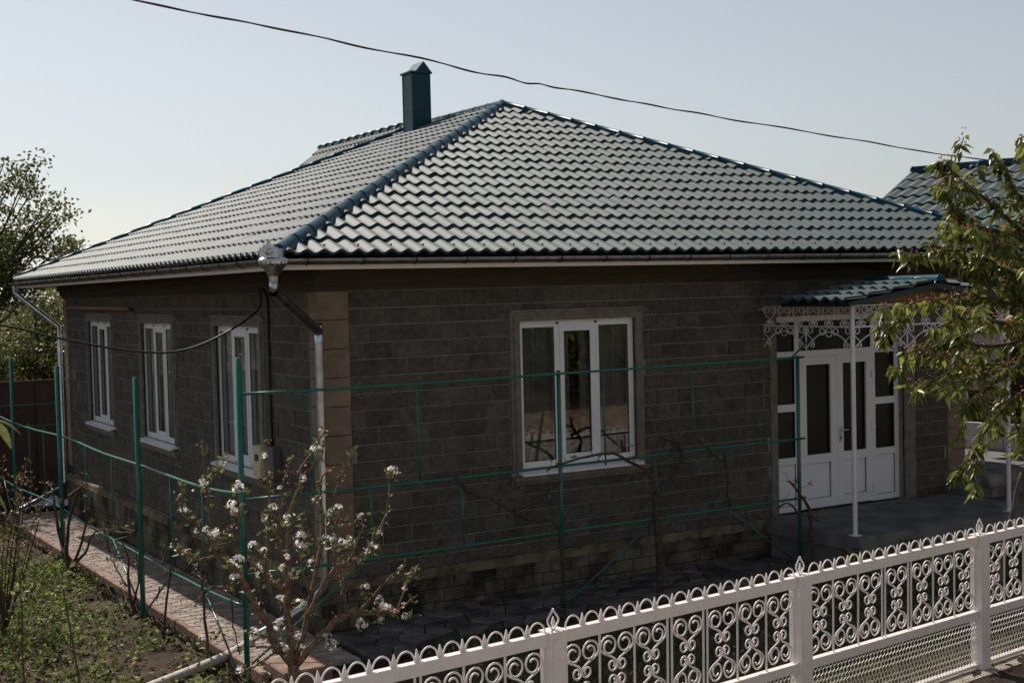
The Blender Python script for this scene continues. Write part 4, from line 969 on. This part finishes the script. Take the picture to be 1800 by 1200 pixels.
VINEL=[[[(-1.45,6.09,-0.53),(-1.45,6.33,-0.19),(-1.45,6.42,0.17),(-1.45,5.94,0.82),(-1.45,5.13,1.04)],[(-1.45,6.33,-0.19),(-1.45,6.83,0.07),(-1.45,7.06,0.6),(-1.45,7.43,0.82)],[(-1.45,6.24,-0.3),(-1.45,5.61,0.21),(-1.45,5.19,0.63),(-1.45,4.83,0.8)],[(-1.45,5.94,0.82),(-1.45,5.3,1.04),(-1.45,4.78,1.13)],[(-1.45,6.69,-0.04),(-1.45,7.25,0.4),(-1.45,6.9,0.79)],[(-1.45,6.23,-0.22),(-1.45,5.42,0.08),(-1.45,4.56,0.49),(-1.45,3.61,0.66)]],[[(-1.45,2.77,-0.35),(-1.45,2.99,0.04),(-1.45,3.22,0.36),(-1.45,3.34,0.56)],[(-1.45,2.99,0.04),(-1.45,3.53,0.23),(-1.45,3.95,0.35),(-1.45,3.99,0.53)],[(-1.45,3.34,0.56),(-1.45,2.62,0.77),(-1.45,3.17,0.76)],[(-1.45,3.22,0.36),(-1.45,3.66,0.32),(-1.45,4.07,0.37),(-1.45,4.01,0.57)],[(-1.45,5.21,0.51),(-1.45,4.39,0.55),(-1.45,3.32,0.67),(-1.45,2.76,0.75),(-1.45,2.53,0.85)],[(-1.45,2.94,-0.17),(-1.45,2.61,0.25),(-1.45,2.52,0.51)]],[[(-1.45,-0.16,0.13),(-1.45,-0.05,0.41),(-1.45,-0.22,0.74),(-1.45,-0.32,0.91)],[(-1.45,-0.32,0.91),(-1.45,0.11,0.74),(-1.45,0.42,0.6)],[(-1.45,-0.17,0.55),(-1.45,-0.65,0.7),(-1.45,-0.99,0.65),(-1.45,-1.14,0.39),(-1.45,-1.2,0.13)],[(-1.45,-0.32,0.91),(-1.45,-0.56,1.09),(-1.45,-0.96,1.18)],[(-1.45,-0.65,0.7),(-1.45,-0.16,0.52),(-1.45,0.25,0.32)]],[[(-1.45,1.5,0.24),(-1.45,1.24,0.61),(-1.45,1.15,0.82)],[(-1.45,1.24,0.61),(-1.45,1.39,0.72),(-1.45,1.43,0.81)],[(-1.45,1.44,0.32),(-1.45,1.68,0.11)]]]


def branch_tree(name, curves, mat, parent, sub=4, n=6):
    b = MB()
    for pts, ra, rb in curves:
        c = cat_curve(pts, sub)
        c = [p + V((random.uniform(-1,1),random.uniform(-1,1),random.uniform(-1,1)))*.008*(1 if 0 < i < len(c)-1 else 0) for i, p in enumerate(c)]
        b.tube(c, ra, n, r2=rb)
    return b.build(name, mat, parent, smooth=True)
# blossoming apple tree
tb = V((-1.78, -3.72, -.12)); apple = thing('apple_tree', 'young apple tree in white blossom standing behind the white fence', 'tree', tb)
APPLE[0][0][0] = tuple(tb)
branch_tree('trunk', APPLE, 'bark', apple)
rr = random.Random(21)
pet = []
def blossom_mesh(seed, nfl):
    r = random.Random(seed); b = MB()
    for i in range(nfl):
        d = V((r.gauss(0,1), r.gauss(0,1), r.gauss(.4,1))).normalized(); c = d*r.uniform(.018,.05)
        x = d.orthogonal().normalized(); y = d.cross(x); R_ = r.uniform(.016,.024)
        for k in range(5):
            a = 2*math.pi*k/5 + r.uniform(-.2,.2); e = x*math.cos(a) + y*math.sin(a); t = y*math.cos(a) - x*math.sin(a)
            b.add([c, c + e*R_*.6 + t*R_*.42 + d*R_*.2, c + e*R_*1.15 + d*R_*.38, c + e*R_*.6 - t*R_*.42 + d*R_*.2], [(0,1,2),(0,2,3)])
    me = b.mesh('blossom_cluster', True); me.materials.append(MT['petal']); return me
bmes = [blossom_mesh(s, n) for s, n in ((1,9),(2,12),(3,7),(4,10),(5,14))]
for i, p in enumerate(BLOSSOM):
    s_ = rr.uniform(.55, 1.05)
    Mx = Matrix.Translation(V(p)) @ Matrix.Rotation(rr.uniform(0,6.28), 4, 'Z') @ Matrix.Rotation(rr.uniform(-.8,.8), 4, 'X') @ Matrix.Scale(s_, 4)
    place('blossom_cluster', rr.choice(bmes), apple, Mx)
# smaller clusters along the twigs
for pts, ra, rb in APPLE[1:]:
    c = cat_curve(pts, 5)
    for i in range(len(c)//3, len(c)):
        if rr.random() < .11:
            Mx = Matrix.Translation(c[i] + V((rr.uniform(-.03,.03),rr.uniform(-.03,.03),rr.uniform(-.01,.03)))) @ Matrix.Rotation(rr.uniform(0,6.28), 4, 'Z') @ Matrix.Scale(rr.uniform(.35,.7), 4)
            place('blossom_cluster', rr.choice(bmes), apple, Mx)
# buds and small leaves along the twigs
LP = []; BP_ = []
for pts, ra, rb in APPLE[1:]:
    c = cat_curve(pts, 5)
    for i in range(3, len(c)):
        if rr.random() < .62: LP += [tuple(c[i] + V((rr.gauss(0,.012),rr.gauss(0,.012),rr.gauss(0,.012)))) for _ in range(rr.randint(1,4))]
        if rr.random() < .3: BP_ += [tuple(c[i] + V((rr.gauss(0,.025),rr.gauss(0,.025),rr.gauss(.01,.02)))) for _ in range(rr.randint(2,5))]
for p in BLOSSOM:
    for _ in range(8): LP.append(tuple(V(p) + V((rr.gauss(0,.035),rr.gauss(0,.035),rr.gauss(-.02,.03)))))
me = leaf_mesh('leaves', LP, .06, .03, droop=-.2, seed=5); me.materials.append(MT['aleaf']); link('leaves', me, apple, V((0,0,0)), 'stuff')
me = leaf_mesh('buds', BP_, .024, .018, droop=-.3, seed=6, fold=.6); me.materials.append(MT['bud']); link('buds', me, apple, V((0,0,0)), 'stuff')

# cherry tree on the street side, hanging into view from the right
ct0 = V((4.32, -6.85, -.17)); cherry = thing('cherry_tree', 'leafy cherry tree with drooping young leaves and brown husks at right', 'tree', ct0)
cur = [([tuple(ct0)] + [tuple(p) for p in CHERRYTRUNK], .085, .05)]
rr = random.Random(33); CP = []; CD = []; HP = []
limbs = [([V(p) for p in l], .028, .007) for l in CHERRY]
twigs = []
for l, ra, rb in limbs:
    c = cat_curve(l, 8); cur.append(([tuple(p) for p in l], ra, rb)); n = len(c)
    for i in range(5, n):
        if rr.random() < .36 and i < n-3:
            p = c[i]; d = (c[min(i+1,n-1)] - c[i-1]).normalized(); q = p + d*rr.uniform(.1,.3) + V((rr.uniform(-.25,.25), rr.uniform(-.3,.3), rr.uniform(-.2,.24)))
            mid = (p+q)/2 + V((0,0,rr.uniform(0,.05))); cur.append(([tuple(p), tuple(mid), tuple(q)], .008, .004)); twigs.append([p, mid, q])
def spur(p, d, nl):
    for _ in range(nl):
        CP.append(tuple(p + V((rr.gauss(0,.018),rr.gauss(0,.018),rr.gauss(0,.015))))); a = rr.uniform(0,6.28)
        CD.append((math.cos(a)*.9 + d.x*.3, math.sin(a)*.9 + d.y*.3, rr.uniform(-.25,.75)))
    if rr.random() < .75:
        for _ in range(rr.randint(3,7)): HP.append(tuple(p + V((rr.gauss(0,.03),rr.gauss(0,.03),rr.gauss(.015,.025)))))
for l, ra, rb in limbs:
    c = cat_curve(l, 8); n = len(c)
    for i in range(4, n):
        spur(c[i], (c[i]-c[i-1]).normalized(), rr.randint(3,5))
    spur(c[-1], (c[-1]-c[-2]).normalized(), 10)
for t in twigs:
    c = cat_curve(t, 3)
    for i in range(1, len(c)): spur(c[i], (c[i]-c[i-1]).normalized(), rr.randint(2,5))
branch_tree('trunk', cur, 'dbark', cherry)
me = leaf_mesh('leaves', CP, .112, .044, droop=1.05, seed=7, D=CD, spread=.25, fold=.22); me.materials.append(MT['cleaf']); link('leaves', me, cherry, V((0,0,0)), 'stuff')
me = leaf_mesh('husks', HP, .03, .016, droop=-.1, seed=8, fold=.5); me.materials.append(MT['cbud']); link('husks', me, cherry, V((0,0,0)), 'stuff')

# vines
def vine(loc, curves, label, r0=.02, r1=.006, jit=.05, group=None):
    v_ = thing('grape_vine', label, 'vine', loc, 'bare vines along the trellises'); b = MB(); r = random.Random(len(label))
    LPv = []
    for k, c in enumerate(curves):
        pts = [V(p) + V((r.uniform(-jit,jit), r.uniform(-jit*.6,jit*.6), 0)) for p in c]
        if k == 0: pts[0].z = min(pts[0].z, loc[2])
        cc = [p + V((r.uniform(-1,1),r.uniform(-1,1),r.uniform(-1,1)))*.010 for p in cat_curve(pts, 4)]
        b.tube(cc, r0*(1.3 if k == 0 else .75), 6, r2=r1)
        for p in cc[3:]:
            if r.random() < .45:
                q = p + V((r.uniform(-.1,.1), r.uniform(-.16,.16), r.uniform(-.05,.2))); b.tube(cat_curve([p, (p+q)/2 + V((r.uniform(-.04,.04),r.uniform(-.04,.04),.02)), q], 2), .0042, 4, r2=.0025)
                if r.random() < .6: LPv += [tuple(q + V((r.gauss(0,.012),r.gauss(0,.012),r.gauss(0,.012)))) for _ in range(4)]
    b.build('stem', 'dbark' if 'window' in label else 'vine', v_, smooth=True)
    if LPv:
        me = leaf_mesh('shoots', LPv, .045, .03, droop=-.2, seed=len(label)); me.materials.append(MT['bleaf'] if 'budding' in label else MT['aleaf']); link('shoots', me, v_, V((0,0,0)), 'stuff')
vine((3.72,-1.05,-.08), VINEF, 'dark twisted grape vine trained along the trellis under the big window', .033, .010, .02)
vine((6.15,-1.2,-.08), CANE, 'short bent dead cane beside the trellis post before the porch slab', .022, .007, .02)
for k, (lb, r0) in enumerate((('thick old grape vine with bare canes at the far trellis post', .045), ('bare tangled grape vine beside the middle trellis post with the braces', .026), ('small budding grape vine nearest the tall corner post of the trellis', .018), ('thin bare vine cane rising between two braces by the brick path', .016))):
    c = VINEL[k]; p = c[0][0]; vine((p[0], p[1], gz(p[0], p[1])-.04), c, lb, r0*.8, .005, .06)

# ------------------------------------------------------------------ generic trees
def make_tree(name, label, base, height, crown_c, crown_r, nleaf, leaf, mat, seed, limbs=9, trunk_r=.12, clump=.38, group=None, cat='tree', bark='dbark'):
    r = random.Random(seed); t = thing(name, label, cat, base, group); B = V(base); C_ = V(crown_c)
    cs = []; tips = []
    top = B + (C_-B)*.75; cs.append(([tuple(B), tuple(B + (top-B)*.5 + V((r.uniform(-.1,.1),r.uniform(-.1,.1),0))), tuple(top)], trunk_r, trunk_r*.55))
    for k in range(limbs):
        a = r.uniform(0,6.28); e = r.uniform(-.5,1.2); s_ = B + (top-B)*r.uniform(.45,1)
        tip = C_ + V((math.cos(a)*math.cos(e)*crown_r[0], math.sin(a)*math.cos(e)*crown_r[1], math.sin(e)*crown_r[2]))*r.uniform(.7,1)
        mid = (s_+tip)/2 + V((r.uniform(-.2,.2),r.uniform(-.2,.2),r.uniform(-.1,.3)))*crown_r[0]*.4
        cs.append(([tuple(s_), tuple(mid), tuple(tip)], trunk_r*.4, .012)); c = cat_curve([s_, mid, tip], 5); tips += c[3:]
        for q in range(4):
            p = c[r.randint(2, len(c)-2)]; tp = p + V((r.gauss(0,1),r.gauss(0,1),r.gauss(.2,.8)))*crown_r[0]*.3
            cs.append(([tuple(p), tuple((p+tp)/2 + V((0,0,.06))), tuple(tp)], trunk_r*.14, .006)); tips += [tp, (p+tp)/2]
    branch_tree('trunk', cs, bark, t, 3, 5)
    rs = np.random.RandomState(seed); T = np.array([tuple(p) for p in tips])
    T = np.concatenate([T, T + rs.normal(size=T.shape)*crown_r[0]*.16])
    idx = rs.randint(0, len(T), nleaf); wgt = rs.uniform(.4, 1.3, len(T))
    P = T[idx] + rs.normal(size=(nleaf, 3))*clump*crown_r[0]*.28*wgt[idx][:, None]
    me = leaf_mesh('crown', P, leaf, leaf*.62, droop=.1, seed=seed); me.materials.append(MT[mat]); link('crown', me, t, V((0,0,0)), 'stuff')
    return t
TTIPS = [(-0.22, 17.39, 6.72), (0.12, 18.18, 6.55), (0.28, 17.52, 6.56), (0.53, 18.12, 6.23), (0.32, 18.32, 6.17), (0.48, 16.38, 5.82), (0.66, 16.1, 5.76), (0.81, 18.69, 5.68), (0.74, 16.84, 5.44), (0.97, 16.62, 5.49), (0.72, 19.25, 5.44), (0.09, 17.91, 5.3), (0.96, 18.57, 5.07), (1.05, 17.34, 4.95), (1.26, 17.73, 4.64), (0.33, 16.7, 4.68), (0.27, 18.31, 4.8), (0.1, 19.17, 4.63), (0.35, 17.87, 4.27), (0.93, 18.25, 4.4), (0.03, 18.54, 4.02), (-0.61, 17.05, 6.49), (-0.53, 19.24, 6.03), (-0.87, 18.86, 5.09), (-1.24, 18.1, 4.3), (-0.45, 16.81, 5.61), (-0.42, 19.46, 4.58), (-0.1, 18.06, 6.21), (1.12, 18.07, 4.59), (1.49, 18.38, 4.73), (0.33, 18.5, 4.02), (0.8, 18.9, 4.08), (-0.07, 17.74, 5.04), (-0.2, 19.15, 5.1)]
def tuft_tree(name, label, base, fork, tips, nleaf, leaf, mat, seed, spread=.26, trunk_r=.17):
    r = random.Random(seed); t = thing(name, label, 'tree', base); B, F = V(base), V(fork); cs = [([tuple(B), tuple((B+F)/2 + V((.1,0,0))), tuple(F)], trunk_r, trunk_r*.7)]
    pts = []; wts = []
    for p in tips:
        p = V(p); s_ = B + (F-B)*r.uniform(.55,1); k = s_ + (p-s_)*.5 + V((r.uniform(-.2,.2),r.uniform(-.2,.2),r.uniform(-.35,.05)))
        cs.append(([tuple(s_), tuple(k), tuple(p)], trunk_r*.32, .010)); c = cat_curve([s_,k,p], 5)
        pts.append(p); wts.append(1.0)
        for q in range(7):
            o = c[r.randint(4, len(c)-1)]; e = o + V((max(-1.5,min(1.5,r.gauss(0,1))),max(-1.5,min(1.5,r.gauss(0,1))),max(-1,min(.9,r.gauss(.1,.7)))))*.26
            cs.append(([tuple(o), tuple((o+e)/2+V((0,0,.03))), tuple(e)], .010, .004)); pts.append(e); wts.append(r.uniform(.3,1.1))
    branch_tree('trunk', cs, 'dbark', t, 3, 5)
    rs = np.random.RandomState(seed); T = np.array([tuple(p) for p in pts]); w_ = np.array(wts); idx = rs.choice(len(T), nleaf, p=w_/w_.sum())
    P = T[idx] + rs.normal(size=(nleaf,3))*spread*.55*np.array([1,1,.8])
    me = leaf_mesh('crown', P, leaf, leaf*.62, droop=.15, seed=seed); me.materials.append(MT[mat]); link('crown', me, t, V((0,0,0)), 'stuff')
tuft_tree('garden_tree', 'tall loose tree with reddish green leaves rising left of the roof', (-3.2,19.0,-.7), (-1.6,18.6,3.6), TTIPS + [(x-1.9, y, z-.2) for x, y, z in TTIPS[::2]], 14500, .11, 'tleaf', 44, spread=.27)
make_tree('small_tree', 'bushy pale leaved tree behind the brown fence beside the house corner', (.9,20.0,-.7), 4, (.9,19.8,2.2), (1.5,1.3,1.75), 14000, .11, 'sleaf', 42, limbs=16, trunk_r=.1, clump=.6, group='trees behind the brown fence')
make_tree('small_tree', 'bushy pale leaved tree behind the brown fence at the left edge', (-1.3,18.0,-.7), 4, (-1.3,17.9,2.1), (1.4,1.2,1.7), 14000, .11, 'sleaf', 43, limbs=14, trunk_r=.1, clump=.6, group='trees behind the brown fence')
# the wood beyond, and greenery on the bank across the street behind the viewer (reads as a mass)
def wood(name, centres, rad, n, leaf, mat, seed):
    rs = np.random.RandomState(seed); C_ = np.array(centres, float); i = rs.randint(0, len(C_), n)
    d = rs.normal(size=(n,3)); d /= np.linalg.norm(d, axis=1)[:,None]; P = C_[i] + d*np.array(rad)*rs.uniform(.6,1.05,(n,1))*(1+.25*np.sin(d[:,:1]*7+i[:,None]))
    me = leaf_mesh(name, P, leaf, leaf*.7, droop=.1, seed=seed); me.materials.append(MT[mat]); o = link(name, me, None, V((0,0,0)), 'stuff'); return o
o = wood('far_wood', [(x, 42 + 5*math.sin(x), 2.2 + .8*math.sin(x*2.3)) for x in np.arange(-26, 22, 2.2)], (2.4,2.4,2.6), 26000, .3, 'tleaf', 61); tag(o, 'far wood of mixed green trees beyond the left garden', 'wood')
o = wood('roadside_bushes', [(x, -21 + 2.5*math.sin(x*1.3), 1.9 + 1.5*abs(math.sin(x*2.1))) for x in np.arange(-2, 40, 2.2)], (1.7,1.5,2.2), 20000, .28, 'sleaf', 62); tag(o, 'roadside bushes on the bank across the street, mirrored in the front window', 'bushes')
# brown metal fence at the back of the yard, built of sheets
bf = thing('metal_fence', 'dark brown sheet metal fence closing the back of the yard', 'fence', (-3, 15.0, -.7))
for i in range(10):
    b = MB(); x0 = -9.0 + i*1.1; n = 11
    for k in range(n+1):
        x = x0 + 1.09*k/n; y = 15.0 + (.02 if k % 2 else 0)
        b.v += [(x,y,-.9),(x,y,1.95+.02*(i % 2))]
    b.f = [(2*k,2*k+2,2*k+3,2*k+1) for k in range(n)]; b.build('sheet', 'brownfence', bf)
    b = MB(); b.box(x0-.03,x0+.03,15.03,15.09,-.9,1.97); b.build('post', 'brownfence', bf)
b = MB(); b.box(-9.05,2.1,14.97,15.06,1.975,2.0); b.build('top_rail', 'rust', bf)
# pale sheet lying before it
b = MB(); rs = random.Random(9)
for i in range(9):
    for j in range(7): b.v.append((-.75 + i*.12 + rs.uniform(-.02,.02), 13.9 + j*.14 + rs.uniform(-.02,.02), -.52 + .12*math.sin(i*.9)*math.sin(j*.8) + .09*rs.random()))
b.f = [(i*7+j, (i+1)*7+j, (i+1)*7+j+1, i*7+j+1) for i in range(8) for j in range(6)]
tag(b.build('plastic_sheet', 'tarp'), 'crumpled pale blue plastic sheet on the ground before the brown fence', 'sheet')
b = MB(); b.tube(cat_curve([(-2.75,-1.0,-.2),(-1.85,-.45,-.2),(-1.2,-.05,-.19),(-.85,.15,-.13)], 4), .05, 8, r2=.055); tag(b.build('wooden_pole', 'pole', smooth=True), 'bleached wooden pole lying on the ground by the trellis corner', 'pole')

# shrubs and saplings of the left garden
def shrub(name, label, base, n_st, h, spread, mat, leaf, nl, seed, bark='vine'):
    r = random.Random(seed); t = thing(name, label, 'shrub', base, 'plants before the porch slab' if name == 'shade_plant' else None); B = V(base); cs = []; LPs = []
    for k in range(n_st):
        a = r.uniform(0,6.28); q = B + V((math.cos(a)*spread*r.uniform(.3,1), math.sin(a)*spread*r.uniform(.3,1), h*r.uniform(.7,1.05))); m_ = (B+q)/2 + V((r.uniform(-.1,.1),r.uniform(-.1,.1),.05))
        cs.append(([tuple(B), tuple(m_), tuple(q)], .011, .004)); c = cat_curve([B,m_,q], 6)
        for p in c[6:]:
            for _ in range(nl): LPs.append(tuple(p + V((r.gauss(0,.035),r.gauss(0,.035),r.gauss(0,.035)))))
    branch_tree('stems', cs, bark, t, 4, 5)
    me = leaf_mesh('foliage', LPs, leaf, leaf*.6, droop=-.1, seed=seed); me.materials.append(MT[mat]); link('foliage', me, t, V((0,0,0)), 'stuff')
shrub('currant_shrub', 'shrub with small bronze young leaves at the left edge before the trellis', (-2.95,2.9,-.35), 14, 2.1, .75, 'bleaf', .05, 7, 71)
def sapling(label, base, top, seed, leaf=.06, nl=16, mat='weed'):
    t = thing('sapling', label, 'sapling', base, 'saplings in the left garden'); r = random.Random(seed); B, T = V(base), V(top)
    branch_tree('stem', [([tuple(B), tuple((B+T)/2 + V((.03,.0,0))), tuple(T)], .011, .006)], 'vine', t, 4, 5)
    P_l = [tuple(T + V((r.gauss(0,.05),r.gauss(0,.05),r.gauss(-.03,.08)))) for _ in range(nl)]
    me = leaf_mesh('leaves', P_l, leaf, leaf*.5, droop=-.3, seed=seed); me.materials.append(MT[mat]); link('leaves', me, t, V((0,0,0)), 'stuff')
sapling('thin leaning sapling at the left edge of the weedy garden', (-4.02,-4.1,-.28), (-3.92,-3.87,1.56), 81)
sapling('thin upright sapling with a leafy tip, right of the leaning one', (-3.50,-4.15,-.28), (-3.66,-4.03,1.60), 82, nl=26)
fg = thing('foreground_plant', 'out of focus yellow green leaves poking in at the left edge', 'plant', (-5.0,-8.6,-.3))
b = MB(); b.tube(cat_curve([(-5.0,-8.6,-.3),(-4.98,-8.5,1.5),(-4.85,-8.4,2.6),(-4.78,-8.36,3.18)], 5), .012, 5, r2=.005); b.build('stem', 'vine', fg)
def big_leaf(base, d, L_, W_, droop):
    b = MB(); d = V(d).normalized(); s_ = d.cross(V((0,0,1))).normalized(); n = 7
    for i in range(n):
        t = i/(n-1); c = V(base) + d*L_*t + V((0,0,-droop*t*t)); wd = W_*math.sin(math.pi*min(.98, t*.9+.08))**.8
        b.v += [tuple(c - s_*wd + V((0,0,wd*.35))), tuple(c), tuple(c + s_*wd + V((0,0,wd*.35)))]
    b.f = [q for i in range(n-1) for q in ((3*i,3*i+1,3*i+4,3*i+3),(3*i+1,3*i+2,3*i+5,3*i+4))]
    b.build('leaf', 'aleaf', fg, smooth=True)
big_leaf((-4.77,-8.34,3.18), (.5,.35,-.45), .11, .028, .05); big_leaf((-4.80,-8.36,2.95), (.55,.1,-.7), .11, .026, .03); big_leaf((-4.77,-8.35,3.18), (.75,-.1,.0), .10, .022, .06)

# ------------------------------------------------------------------ ground cover
rs = np.random.RandomState(77)
def patchy(x, y): return np.sin(x*1.9+1.3*np.sin(y*.8)) + np.sin(y*1.4+x*.7) + .6*np.sin(x*4.1-y*3.3)
def scatter(n, x0, x1, y0, y1, thr, sg=.7):
    x = rs.uniform(x0, x1, n); y = rs.uniform(y0, y1, n); k = patchy(x, y) + rs.normal(size=n)*sg > thr
    return x[k], y[k]
gzv = np.vectorize(gz)
P = []; D_ = []
x, y = scatter(15000, -6.5, -1.32, -6, 13.5, 1.15, 1.7)
z = gzv(x, y)
for i in range(len(x)):
    k = rs.randint(3, 11); s_ = rs.uniform(.02, .09)
    a = rs.uniform(0, 6.28, k); P += [(x[i]+math.cos(t)*s_, y[i]+math.sin(t)*s_, z[i] + rs.uniform(.01,.06 + s_)) for t in a]; D_ += [(math.cos(t), math.sin(t), rs.uniform(.1,.9)) for t in a]
me = leaf_mesh('garden_weeds', P, .07, .036, seed=91, D=D_, spread=.4); me.materials.append(MT['weed']); o = link('garden_weeds', me, None, V((0,0,0)), 'stuff'); tag(o, 'low green weeds covering the garden soil left of the brick path', 'weeds')
def blades(name, x, y, L_, mat, seed, k=5, lean=.5):
    z = gzv(x, y); n = len(x)
    X = np.repeat(np.stack([x, y, z-.01], 1), k, 0) + rs.normal(size=(n*k,3))*np.array([.03,.03,0]); D2 = np.tile([0,0,1.1], (n*k,1))
    me = leaf_mesh(name, X, L_, L_*.085, seed=seed, D=D2, spread=lean, fold=.1); me.materials.append(MT[mat]); return link(name, me, None, V((0,0,0)), 'stuff')
x1, y1 = scatter(7000, -1.3, 10, -5.9, -1.35, -.9); x2, y2 = scatter(3000, -3.2, 9, -5.7, -4.0, -1.5); x3, y3 = scatter(2500, -6, -1.3, -6, 8, .8)
kk = y1 > -6.0 + (x1+.85)*.154 + .2; x1, y1 = x1[kk], y1[kk]; kk = y2 > -6.03 + (x2+.85)*.154 + .18; x2, y2 = x2[kk], y2[kk]
o = blades('lawn_grass', np.concatenate([x1,x2]), np.concatenate([y1,y2]), .13, 'grass', 92); tag(o, 'tufts of grass between the white fence and the flagstone path', 'grass')
o = blades('garden_grass', x3, y3, .12, 'grass', 93); tag(o, 'thin grass tufts among the weeds of the left garden', 'grass')
xp, yp = rs.uniform(-1.15,-.15,260), rs.uniform(-1,13,260)
me = leaf_mesh('path_litter', np.stack([xp, yp, np.array([plz(v) for v in yp])+.012], 1), .045, .022, seed=97, D=np.tile([0,0,.05],(260,1)), fold=.1); me.materials.append(MT['straw']); o = link('path_litter', me, None, V((0,0,0)), 'stuff'); tag(o, 'dry bits of leaf lying on the brick path', 'litter')
xl, yl = scatter(3500, -6.5, -1.3, -6, 13, -3); zl = gzv(xl, yl)
xq, yq = scatter(1500, -1.0, 8, -5.6, -1.4, -3); zq = gzv(xq, yq)
me = leaf_mesh('dry_litter', np.stack([np.concatenate([xl,xq]), np.concatenate([yl,yq]), np.concatenate([zl,zq])+.02], 1), .06, .03, seed=94, D=np.tile([0,0,.1],(len(xl)+len(xq),1))); me.materials.append(MT['straw']); o = link('dry_litter', me, None, V((0,0,0)), 'stuff'); tag(o, 'dry straw coloured leaf litter scattered on the soil', 'litter')
nC = 5200; xc = rs.uniform(-6.3, -1.25, nC); yc = rs.uniform(-5.8, 13, nC); zc = gzv(xc, yc)
OCT = np.array([[1,0,0],[-1,0,0],[0,1,0],[0,-1,0],[0,0,1],[0,0,-1]], float); OF = [(0,2,4),(2,1,4),(1,3,4),(3,0,4),(2,0,5),(1,2,5),(3,1,5),(0,3,5)]
b = MB()
for i in range(nC):
    q = OCT*rs.uniform(.6,1.4,(6,1))*(.012 + .035*rs.rand()**3) + rs.normal(size=(6,3))*.003; q[:,2] *= .7
    b.add((q + np.array([xc[i], yc[i], zc[i]+.015])).tolist(), OF)
me = b.mesh('soil_clods'); me.materials.append(MT['clod']); o = link('soil_clods', me, None, V((0,0,0)), 'stuff'); tag(o, 'loose clods of dug soil between the weeds', 'clods')
# broad leaved plants in the shade before the porch slab
for k, (px_, py_, lab) in enumerate(((5.9,-2.25,'low dark leafy plant in the shade left of the porch slab'), (6.9,-2.15,'low dark leafy plant before the middle of the porch slab'), (7.9,-2.3,'spiky dark plant standing before the right half of the porch slab'))):
    shrub('shade_plant', lab, (px_, py_, -.06), 7, .42, .25, 'weed', .07, 8, 100+k)

# ------------------------------------------------------------------ to the right: terrace stones, outbuilding, leaning stem
terr = thing('stone_terrace', 'raised terrace edged with rough grey stones right of the porch', 'terrace', (10.4, -.4, .2))
b = MB(); b.box(9.93, 13.5, -.55, -.02, -.1, .70); b.box(10.33, 13.5, -.02, 3.5, -.1, .72); b.build('terrace_slab', 'concrete', terr)
rr = random.Random(55)
for row, (z0, z1) in enumerate(((.43,.60),(.60,.765))):
    x = 9.90 + (.12 if row else 0)
    while x < 12.4:
        L_ = rr.uniform(.2,.38); b = MB(); e = .02
        b.box(x+.008, x+L_-.008, -.70+rr.uniform(-.02,.02), -.551, z0+.006, z1-.006); b.v = [(p[0]+rr.uniform(-e,e)*.5, p[1]+rr.uniform(-e,e), p[2]+rr.uniform(-e,e)*.5) for p in b.v]
        b.build('stone', 'stone', terr); x += L_
ob = thing('outbuilding', 'small outbuilding at right with teal tile roof and white veranda panels', 'building', (14.5, 3, .6))
Rd = V((.253,-.967,0)); Nd = V((-.967,-.253,0)); R0 = V((14.57,4.79,5.74)); HW = 3.0; sl = .48
E0 = R0 + Nd*HW - V((0,0,sl*HW)); E1 = E0 + Rd*11; T1 = R0 + Rd*11
b = MB(); Bk0 = R0 - Nd*HW - V((0,0,sl*HW)); Bk1 = Bk0 + Rd*11
dz2 = V((0,0,-.03)); b.add([p+dz2 for p in (E0,E1,T1,R0,Bk1,Bk0)], [(0,1,2,3),(3,2,4,5)])
orf = b.build('roof', 'darksteel', ob)
full, part = tile_slope(E0, E1, [T1, R0], tw=.25)
pt = MB()
for (Mx, N) in full:
    p = Mx.translation
    if (p - CAM).dot(RT)/((p-CAM).dot(FW)) < .43: place('roof_tile', tme, orf, Mx)
    else: pt.add([Mx @ V(v) for v in TV], TF)
for pp in part: pt.add(pp, [tuple(range(len(pp)))])
if pt.v: pt.build('roof_tile_rows', 'tile_i', orf, kind='stuff')
cap_run(R0 + up5, T1 + up5, orf, seg=.45, r=.08)
b = MB(); q = [E0, E1, T1, R0]
b.tube([E0, R0], .035, 4); b.build('verge_trim', 'darksteel', orf)
W_O = R0 + Nd*2.6; fo = (V((W_O.x, W_O.y, 0)), Rd, Nd)
def wpanel(nm, u0, u1, z0, z1, mat, w0=-.12, w1=0.0):
    b = MB(); b.fbox(fo, u0, u1, w0, w1, z0, z1); return b.build(nm, mat, ob)
wpanel('wall', .2, 9, .3, .70, 'mortar', -.3, -.06); wpanel('back_wall', .2, 9, .3, 4.3, 'brownfence', -2.9, -2.7)
for k in range(5):
    wpanel('lower_panel', 2.0+k*.95, 2.9+k*.95, .70, 1.16, 'panel'); wpanel('upper_panel', 2.0+k*.95, 2.9+k*.95, 1.72, 2.9, 'panel') if k in (0,) else None
    wpanel('veranda_post', 1.93+k*.95, 1.985+k*.95, .5, 4.2, 'panel', -.1, .02)
wpanel('veranda_beam', .2, 9, 4.0, 4.25, 'panel', -.1, .03)
b = MB(); b.tube([V((12.645,1.95,1.70)), V((12.66,1.88,1.3))], .05, 8); b.build('drain_stub', 'panel', ob)
ls = thing('leaning_stem', 'dark leaning bare stem behind the white fence at the right edge', 'stem', (5.5,-4.5,-.1))
branch_tree('stem', [([(5.42,-4.46,-.1),(5.54,-4.52,.57),(5.68,-4.57,1.15),(5.80,-4.61,1.62)], .04, .026), ([(5.68,-4.57,1.15),(5.9,-4.7,1.05),(6.3,-4.8,.98)], .008, .006)], 'dbark', ls)
